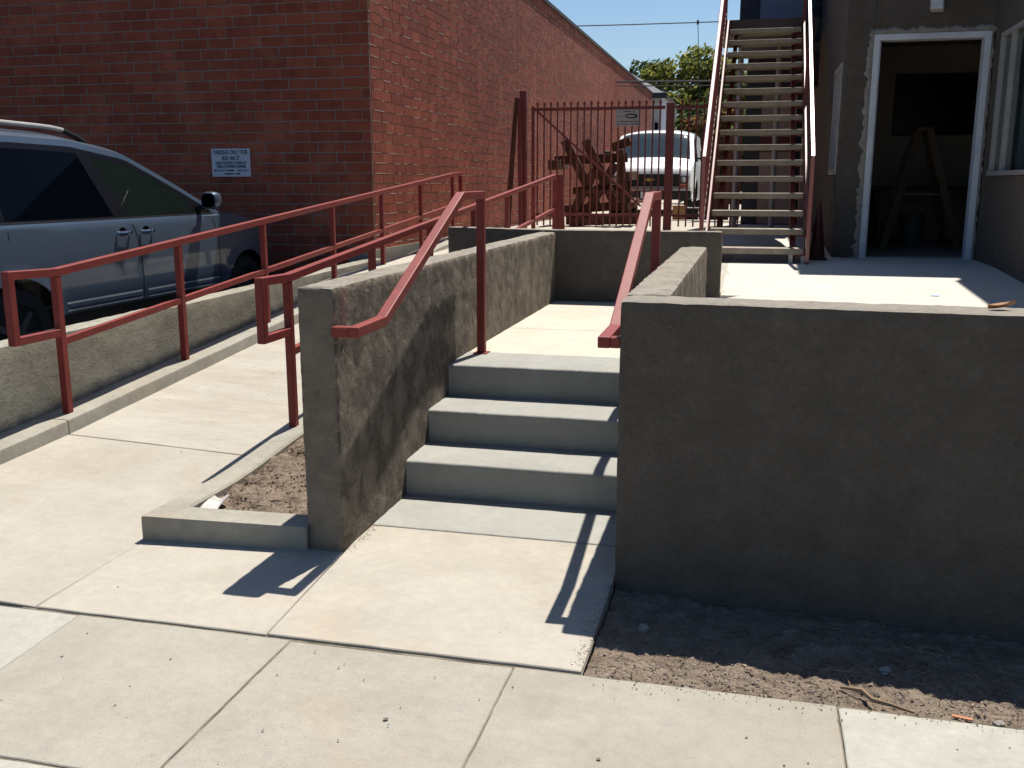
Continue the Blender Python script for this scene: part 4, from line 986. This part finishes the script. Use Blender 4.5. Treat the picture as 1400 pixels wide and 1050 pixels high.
band((DX1 - .004, 0, .71), (DX1 - .004, 0, DZ + .01), .034, 3).build("plaster_patch", M_PATCH, rbld, smooth=60)
# wing window
wf = MB(); xg = XW + .05
wf.box(XW - .012, XW + .08, WY0, WY1 - .002, WZ1 - .045, WZ1 - .002); wf.box(XW - .03, XW + .08, WY0, WY1 - .002, WZ0 + .002, WZ0 + .045)
for y in (WY1 - .047, 10.32, 9.0): wf.box(XW - .012, XW + .078, y, y + .045, WZ0 + .0455, WZ1 - .0455)
wfo = wf.build("window_frame", M_ALU, rbld)
for a, b in ((10.365, WY1 - .047), (9.045, 10.32), (WY0, 9.0)):
    m = MB(); m.box(XW + .03, XW + .036, a, b, WZ0 + .045, WZ1 - .045); m.build("pane", glass("window_pane_glass", (.02, .04, .045), .35), wfo)
m = MB(); m.box(XW + .12, XW + .13, 8.3, 10.30, WZ0 + .03, WZ1 - .45); m.build("window_blind", mat("teal_grey_blind", (.20, .27, .29), (.17, .23, .25), 9, .8), rbld)
# small side window on the left side wall
m = MB(); m.box(.828, .86, 11.325, 12.29, 2.70, 2.755); m.box(.828, .86, 11.325, 12.29, 1.585, 1.64)
for y in (11.33, 11.78, 12.24): m.box(.829, .859, y, y + .05, 1.641, 2.699)
so_ = m.build("side_window_frame", M_ALU, rbld); m = MB(); m.box(.87, .875, 11.33, 12.29, 1.60, 2.74); m.build("pane", M_TINT, so_)
# light fixture above door
lf = empty("wall_lamp", (1.69, YF - .08, 3.2), "white box-shaped lamp fixture on the wall above the doorway", "lamp")
m = MB(); m.box(1.625, 1.735, YF - .13, YF - .02, 3.205, 3.50); m.build("lamp_shade", M_WHITE, lf, bevel=.008)
m = MB(); m.box(1.64, 1.76, YF - .02, YF - .001, 3.19, 3.5); m.build("mounting_plate", M_ALU, lf)

# things inside the room
tv = empty("wall_screen", (2.2, 14.9, 2.5), "large black screen on the dim room's back wall", "screen")
m = MB(); m.box(1.83, 3.35, 14.93, 14.998, 2.15, 2.97); m.build("screen_frame", M_BLACK, tv, bevel=.01); m = MB(); m.box(1.86, 3.32, 14.922, 14.929, 2.18, 2.94); m.build("screen_panel", M_SCREEN, tv)
sd_ = empty("stepladder", (1.9, 12.8, .712), "yellow A-frame stepladder standing open inside the doorway", "ladder")
apex = Vector((1.93, 12.9, 2.13))
for nm, fx, ys_ in (("front_rail", 1.50, (12.62, 12.72)), ("rear_rail", 2.40, (12.95, 13.35))):
    for yb_, ya in zip((ys_[0] - .25, ys_[1] + .28), (-.13, .13)):
        m = MB(); m.bar((fx, yb_, .715), (apex.x + (-.06 if fx < 1.9 else .06), apex.y + ya, 2.10), .085, .035, up=(0, 1, 0)); m.build(nm, M_YELLOW, sd_)
m = MB(); m.box(1.83, 2.03, 12.72, 13.08, 2.10, 2.15); m.build("top_cap", M_YELLOW, sd_, bevel=.01)
for i, z in enumerate((1.0, 1.28, 1.56, 1.84)):
    t = (z - .715) / 1.385; x = 1.50 + t * .37; m = MB(); m.box(x - .045, x + .045, 12.42 + t * .35, 12.95 + t * .08, z - .015, z + .015); m.build("step", M_ALU, sd_)
m = MB(); m.bar((1.67, 12.6, 1.37), (2.22, 12.85, 1.36), .03, .012); m.build("spreader", M_ALU, sd_)
bk = empty("bucket", (1.98, 13.5, .712), "pale plastic bucket on the floor behind the stepladder", "bucket")
MB().lathe((1.98, 13.5, .714), [(0, .13), (.36, .16), (.37, .17), (.39, .165)], 'z', 24).build("bucket_body", mat("bucket_plastic", (.06, .06, .058), None, 5, .5), bk, smooth=35)
MB().tube([(1.98 + .17 * math.cos(a), 13.5 - .03, 1.08 + .12 * math.sin(a)) for a in [math.pi * i / 12 for i in range(13)]], .005, 6).build("handle", M_ALU, bk)
tb = empty("work_table", (2.6, 14.2, .712), "low dark table against the back wall of the dim room", "table")
m = MB(); m.box(1.5, 3.6, 13.9, 14.7, 1.40, 1.46); m.build("table_top", M_BLACK, tb)
for x in (1.56, 3.5):
    for y_ in (13.96, 14.62): m = MB(); m.box(x, x + .06, y_, y_ + .06, .714, 1.40); m.build("leg", M_BLACK, tb)

# ================================================================= STEEL STAIRCASE
sc = empty("steel_staircase", (.02, 10.2, .7), "outdoor steel staircase with red railings and open precast treads", "staircase")
NR = 16; r_, n_ = .18, .27
def ty(k): return 10.2 + n_ * k
def tz(k): return .85 + r_ * k
tm = MB(); tm.box(-.475, .475, 0, .29, -.062, 0); tmm = tm.mesh("tread", M_TREAD, bevel=.012)
for k in range(NR): inst("tread", tmm, (.030, ty(k), tz(k)), sc)
def stringer(x):
    m = MB(); y0, y1 = ty(0) - .05, ty(NR) + .0; z0 = tz(0); sl_ = r_ / n_
    m.prism([(y0, .70), (y0 + .30, .70), (y1, z0 + sl_ * (y1 - ty(0)) - .33), (y1, z0 + sl_ * (y1 - ty(0)) - .02), (y0, z0 + sl_ * (y0 - ty(0)) + .02)], 'x', x - .010, x + .010)
    m.build("stringer", M_REDDARK, sc)
stringer(-.475); stringer(.535)
def hz(y): return 1.73 + (r_ / n_) * (y - 10.15)
for x, nm in ((-.515, 0), (.535, 1)):
    m = MB(); m.sweep([(10.17, .72), (10.17, hz(10.17)), (ty(NR), hz(ty(NR))), (16.0, hz(ty(NR)) + .02)], .042, x, h=.045); m.build("handrail", M_REDGLOSS, sc, bevel=.006)
    m = MB(); m.sweep([(10.20, hz(10.2) - .80), (ty(NR), hz(ty(NR)) - .80)], .018, x, h=.03)
    if nm == 0: m.build("lower_rail", M_REDDARK, sc)
    y = 10.28
    if nm == 0:
        pm = MB(); pm.box(-.009, .009, -.009, .009, 0, .775); pmm = pm.mesh("baluster", M_REDDARK)
        while y < ty(NR) - .05: inst("baluster", pmm, (x, y, hz(y) - .80), sc); y += .115
    for yp in (12.6, 14.5): m = MB(); m.box(x - .02, x + .02, yp - .02, yp + .02, hz(yp) - 1.0, hz(yp) - .02); m.build("rail_post", M_REDDARK, sc)
m = MB()
for k in range(NR):     # angle brackets under the right ends of the treads
    m.box(.42, .52, ty(k) + .03, ty(k) + .25, tz(k) - .075, tz(k) - .057); m.box(.41, .428, ty(k) + .1, ty(k) + .14, tz(k) - .22, tz(k) - .076)
m.build("tread_bracket", M_REDDARK, sc)
m = MB(); m.box(.36, .40, 10.24, 10.28, .70, .79); m.box(.48, .52, 10.24, 10.28, .70, .79); m.build("foot_bracket", M_ALU, sc)
for x in (-.36, .40):
    m = MB(); m.bar((x, ty(0) + .2, tz(0) - .08), (x, ty(NR), tz(NR) - .24), .05, .12); m.build("carrier_beam", M_REDDARK, sc)
m = MB(); m.box(-.62, .72, ty(NR), 16.0, tz(NR) - .20, tz(NR) - .02); m.build("landing_slab", M_COPING, sc)
for x in (-.3, .25): m = MB(); m.tube([(x, 15.3, .78), (x, 15.3, tz(NR) - .2)], .045, 10); m.build("support_column", M_ALU, sc)
# dark red cone shape to the right of the stair
cn = empty("traffic_cone", (.66, 10.75, .70), "dark red cone standing in the shade right of the staircase", "cone")
MB().lathe((.66, 10.75, .725), [(0, .085), (.30, .05), (.56, .018), (.58, .014)], 'z', 20).build("cone_body", mat("faded_red_plastic", (.06, .012, .011), None, 6, .6), cn, smooth=35)
m = MB(); m.box(.56, .76, 10.65, 10.85, .703, .727); m.build("cone_base", M_BLACK, cn, bevel=.006)

# ================================================================= BUILDING BEHIND THE STAIR
rb2 = empty("rear_building", (.4, 16.5, .8), "dim two storey building behind the steel staircase", "building")
M_RBW = mat("blue_grey_siding", (.20, .22, .27), None, 3, .8); M_PINK = mat("pinkish_beige_panel", (.34, .26, .225), None, 3, .8); M_DKW = mat("dark_wall_paint", (.05, .052, .06), None, 3, .8)
m = MB(); m.box(-.36, 4.2, 16.02, 17.6, 3.58, 6.4); m.build("upper_wall", M_DKW, rb2)
m = MB(); m.box(-.06, .62, 15.985, 16.018, 3.72, 5.8); m.build("upper_door", M_RBW, rb2)
m = MB(); m.box(.70, .98, 15.985, 16.018, 3.95, 5.2); wn = m.build("upper_window_frame", M_DKW, rb2)
for a, b in ((.715, .832), (.848, .965)):
    for c_, d in ((3.965, 4.10), (4.13, 5.18)): m = MB(); m.box(a, b, 15.975, 15.984, c_, d); m.build("pane", M_WINDSHIELD, wn)
m = MB(); m.box(-.22, 4.2, 17.2, 17.5, .8, 3.57); m.build("ground_floor_wall", M_DKW, rb2)
m = MB(); m.box(.04, .60, 17.14, 17.19, .82, 2.92); m.build("pink_door", M_PINK, rb2)
m = MB(); m.box(.04, .60, 17.11, 17.139, 2.0, 2.24); m.build("door_rail", mat("dark_red_panel", (.13, .035, .03), None, 4, .7), rb2)
m = MB(); m.box(.70, 1.0, 16.6, 17.1, .80, 2.98); m.build("pink_cabinet", M_PINK, rb2)
m = MB(); m.box(1.05, 1.06, 16, 17, .8, 3.5); m.build("side_return", M_DKW, rb2)
for i in range(5):
    m = MB(); m.box(-1.0 + i * .19, -.84 + i * .19, 18.6, 18.64, .82, 2.4 - .1 * (i % 2)); b = m.build("fence_board", mat("dark_red_board", (.085, .030, .024), None, 7, .8, objrand=.3))
    b.parent = None
    if i == 0: fb = empty("board_fence", (-.6, 18.6, .8), "dark red board fence glimpsed behind the stair treads", "fence")
    b.parent = fb; b.matrix_parent_inverse = Matrix.Translation(-Vector(fb.location))

# ================================================================= DISTANCE: house, tree, wires
hs = empty("grey_roof_house", (-4.6, 38, .8), "pale house with a grey gabled roof beyond the brick building", "house")
M_SHINGLE = mat("grey_roof_shingle", (.16, .16, .17), (.12, .12, .13), 20, .9, bump=.01); M_PALEW = mat("pale_house_wall", (.62, .64, .68), None, 5, .8)
m = MB(); m.box(-12, -3.62, 38.6, 46, .6, 4.75); m.build("house_wall", M_PALEW, hs)
m = MB(); m.hexa([(-12.4, 38.0, 4.75), (-3.42, 38.0, 4.75), (-3.42, 46.6, 4.75), (-12.4, 46.6, 4.75), (-10.4, 42.2, 6.05), (-5.4, 42.2, 6.05), (-5.4, 42.6, 6.05), (-10.4, 42.6, 6.05)]); m.build("roof", M_SHINGLE, hs)
m = MB(); m.box(-12.45, -3.38, 37.94, 37.98, 4.60, 4.8); m.build("fascia", M_DKW, hs)
m = MB(); m.box(-3.9, -3.7, 38.56, 38.595, 2.4, 3.8); wf_ = m.build("window_frame", M_WHITE, hs); m = MB(); m.box(-3.87, -3.73, 38.545, 38.557, 2.45, 3.75); m.build("pane", M_TINT, wf_)

def leafmat(name, a, b):
    m = mat(name, a, b, 3, .6, spec=.3, island=.45); nt = m.node_tree; p = nt.nodes["Principled BSDF"]
    tr = nt.nodes.new("ShaderNodeBsdfTranslucent"); mx = nt.nodes.new("ShaderNodeMixShader"); mx.inputs[0].default_value = .5
    nt.links.new(p.inputs['Base Color'].links[0].from_socket, tr.inputs[0]); o = [n for n in nt.nodes if n.type == 'OUTPUT_MATERIAL'][0]
    nt.links.new(p.outputs[0], mx.inputs[1]); nt.links.new(tr.outputs[0], mx.inputs[2]); nt.links.new(mx.outputs[0], o.inputs[0]); return m
M_LEAF = leafmat("yellow_green_leaves", (.23, .22, .045), (.10, .13, .03)); M_LEAFD = leafmat("deep_green_leaves", (.05, .085, .025), (.08, .10, .03)); M_LEAFR = leafmat("reddish_leaves", (.20, .09, .035), (.12, .10, .03))
def tree(name, base, h, crown, label, nleaf, mt, leaf=.13, seed=1, group=None):
    rnd = random.Random(seed); t = empty(name, base, label, "tree", group)
    b = Vector(base); m = MB(); m.tube([b, b + Vector((.1, 0, h * .3)), b + Vector((-.1, .1, h * .55)), b + Vector((.1, 0, h * .85))], [.22, .18, .13, .05], 9)
    for c, rr in crown:
        c = Vector(c); m.tube([b + Vector((0, 0, h * .35)), (b + Vector((0, 0, h * .5)) + c) / 2 + Vector((0, 0, .2)), c], [.10, .06, .02], 6)
    m.build("trunk", M_BARK, t, smooth=True)
    m = MB(); tot = sum(r * r for _, r in crown)
    for c, rr in crown:
        n = int(nleaf * rr * rr / tot); c = Vector(c)
        cl = [c + Vector((rnd.gauss(0, 1), rnd.gauss(0, 1), rnd.gauss(0, .8))).normalized() * rr * rnd.uniform(.45, 1.0) for _ in range(max(6, n // 28))]
        for i in range(n):
            k = rnd.choice(cl); p = k + Vector((rnd.gauss(0, 1), rnd.gauss(0, 1), rnd.gauss(0, .7))) * rr * .16
            d = Vector((rnd.gauss(0, 1), rnd.gauss(0, 1), rnd.gauss(0, 1) + .4)).normalized(); u = d.orthogonal().normalized(); v = d.cross(u); s = leaf * rnd.uniform(.5, 1.2)
            m.add([p - u * s, p - v * s * .5, p + u * s, p + v * s * .5], [(0, 1, 2, 3)])
    m.build("crown", mt, t); return t
tree("leafy_tree", (-2.8, 48, .8), 7.0, [((-5.0, 48, 6.2), .7), ((-4.4, 48, 6.5), .8), ((-2.9, 48, 6.5), 1.25), ((-1.8, 48, 6.2), 1.2), ((-3.6, 47, 5.0), 1.2), ((-1.2, 48, 5.9), 1.0), ((-.3, 48, 5.3), 1.2), ((.9, 48, 5.2), 1.1), ((-2.2, 47.5, 4.6), 1.5), ((-.4, 47, 3.8), 1.4)],
     "broad yellow-green tree with a dense crown beyond the iron gate", 15000, M_LEAF, leaf=.15, seed=3)
tree("leafy_shrub", (-1.3, 34.5, .8), 2.8, [((-2.3, 34.6, 3.3), .62), ((-1.6, 34.3, 3.6), .75), ((-.7, 34.5, 3.3), .8), ((.2, 34.5, 3.4), .8), ((-2.1, 34, 2.2), .7), ((-1.1, 34, 2.2), .9), ((0, 34, 2.2), .9), ((-1.8, 34, 1.3), .7), ((-.6, 34, 1.3), .8), ((.5, 34, 1.5), .8)],
     "dark shaded shrub mass below the yellow-green tree", 13000, M_LEAFD, leaf=.11, seed=5)
tree("slender_tree", (-5.6, 52, .8), 7.0, [((-6.0, 52, 7.1), .7), ((-5.3, 52, 7.0), .8), ((-6.5, 52, 6.4), .6)],
     "thin bluish-green tree top rising behind the grey roof", 1700, M_LEAFD, seed=8)
tree("reddish_shrub", (-1.6, 33, .8), 3.0, [((-1.9, 33, 3.3), .40), ((-.9, 33, 3.5), .4), ((-1.4, 33, 2.9), .35)],
     "reddish-tinged shrub in front of the darker foliage", 1100, M_LEAFR, seed=9)
def catenary(p, q, sag, n=16): return [Vector(p).lerp(Vector(q), i / n) - Vector((0, 0, sag * 4 * (i / n) * (1 - i / n))) for i in range(n + 1)]
pl = MB().tube(catenary((-20, 30, 6.55), (12, 30, 6.25), .35), .016, 5).build("power_line", M_WIRE); tag(pl, "thin overhead cable crossing the open sky above the tree", "cable")
pl = MB().tube(catenary((-12, 28, 4.55), (12, 28, 4.45), .30), .030, 5); pl.tube(catenary((-12, 28.2, 4.50), (12, 28.2, 4.38), .34), .016, 5)
tag(pl.build("power_line", M_WIRE), "thick twin overhead cable passing just in front of the tree crown", "cable")
an = MB().tube([(-1.85, 30, 6.06), (-1.80, 30, 5.2), (-1.74, 30, 4.2), (-1.72, 30, 3.2)], .010, 5); an.lathe((-1.85, 30, 5.98), [(0, .03), (.12, .03)], 'z', 8)
tag(an.build("drop_cable", M_WIRE), "thin drop cable hanging straight down from the overhead line", "cable")

# ================================================================= SMALL THINGS
m = MB(); m.grid(lambda u, v: (-2.325 + .075 * u + .02 * v, 3.60 + .14 * v, .07 + .045 * v + .012 * math.sin(u * 5 + v * 3)), 5, 6)
m.grid(lambda u, v: (-2.325 + .075 * u + .02 * v, 3.60 + .14 * v, .067 + .045 * v + .012 * math.sin(u * 5 + v * 3)), 5, 6)
tag(m.build("paper_scrap", mat("dirty_white_paper", (.55, .54, .50), (.42, .40, .36), 20, .8)), "crumpled white scrap wedged in the corner of the soil bed", "litter")
m = MB(); m.tube([(.33, 2.86, -.004), (.385, 2.835, .006), (.41, 2.79, .004), (.46, 2.765, .008), (.53, 2.745, .000)], [.004, .0075, .008, .006, .003], 7)
tag(m.build("dry_root", mat("dry_root", (.22, .15, .09), None, 30, .9), smooth=True), "curved dry root lying on the dirt by the pale slab", "root")
m = MB(); m.bar((.62, 2.757, .002), (.675, 2.744, .003), .012, .005); tag(m.build("orange_scrap", mat("orange_plastic", (.42, .17, .07), None, 9, .6), bevel=.002), "small flat orange scrap at the edge of the dirt strip", "litter")
for i, (x, y, s, lab) in enumerate(((.745, 2.75, .016, "pale pebble on the sunlit dirt at the far right"), (-.13, 2.755, .016, "pale stone chip on the sunlit gravel by the walk"), (.475, 3.02, .022, "pale stone in the shade of the wide wall"), (-.30, 3.14, .024, "grey stone chip lying in the shaded dirt"))):
    m = MB(); m.lathe((x, y, zdirt(x, y) + .002), [(0, s), (s * .35, s * .85), (s * .6, s * .4)], 'z', 7); m.v = [(a + random.uniform(-.3, .3) * s, b + random.uniform(-.3, .3) * s, c_) for a, b, c_ in m.v]
    tag(m.build("stone", mat("pale_stone", (.24, .22, .19), None, 30, .9)), lab, "stone")
m = MB(); n = 10
m.grid(lambda u, v: (.775 + .085 * u, 3.515 + .05 * (v - .5) * math.sin(math.pi * min(1, u + .08)), 1.088 + .012 * abs(v - .5) * 2 + .02 * u * u), 10, 4)
m.grid(lambda u, v: (.775 + .085 * u, 3.515 + .05 * (v - .5) * math.sin(math.pi * min(1, u + .08)), 1.0865 + .012 * abs(v - .5) * 2 + .02 * u * u), 10, 4)
tag(m.build("dry_leaf", mat("dry_leaf_tan", (.42, .24, .13), (.30, .16, .08), 30, .8), smooth=True), "curled tan dry leaf lying on top of the wide stucco wall", "leaf")
m = MB(); m.box(1.39, 1.45, 8.20, 8.24, zup(8.2) + .001, zup(8.2) + .004); tag(m.build("blue_tape", mat("blue_masking_tape", (.10, .30, .70), None, 9, .7)), "small piece of blue tape stuck on the sunlit patio", "tape")
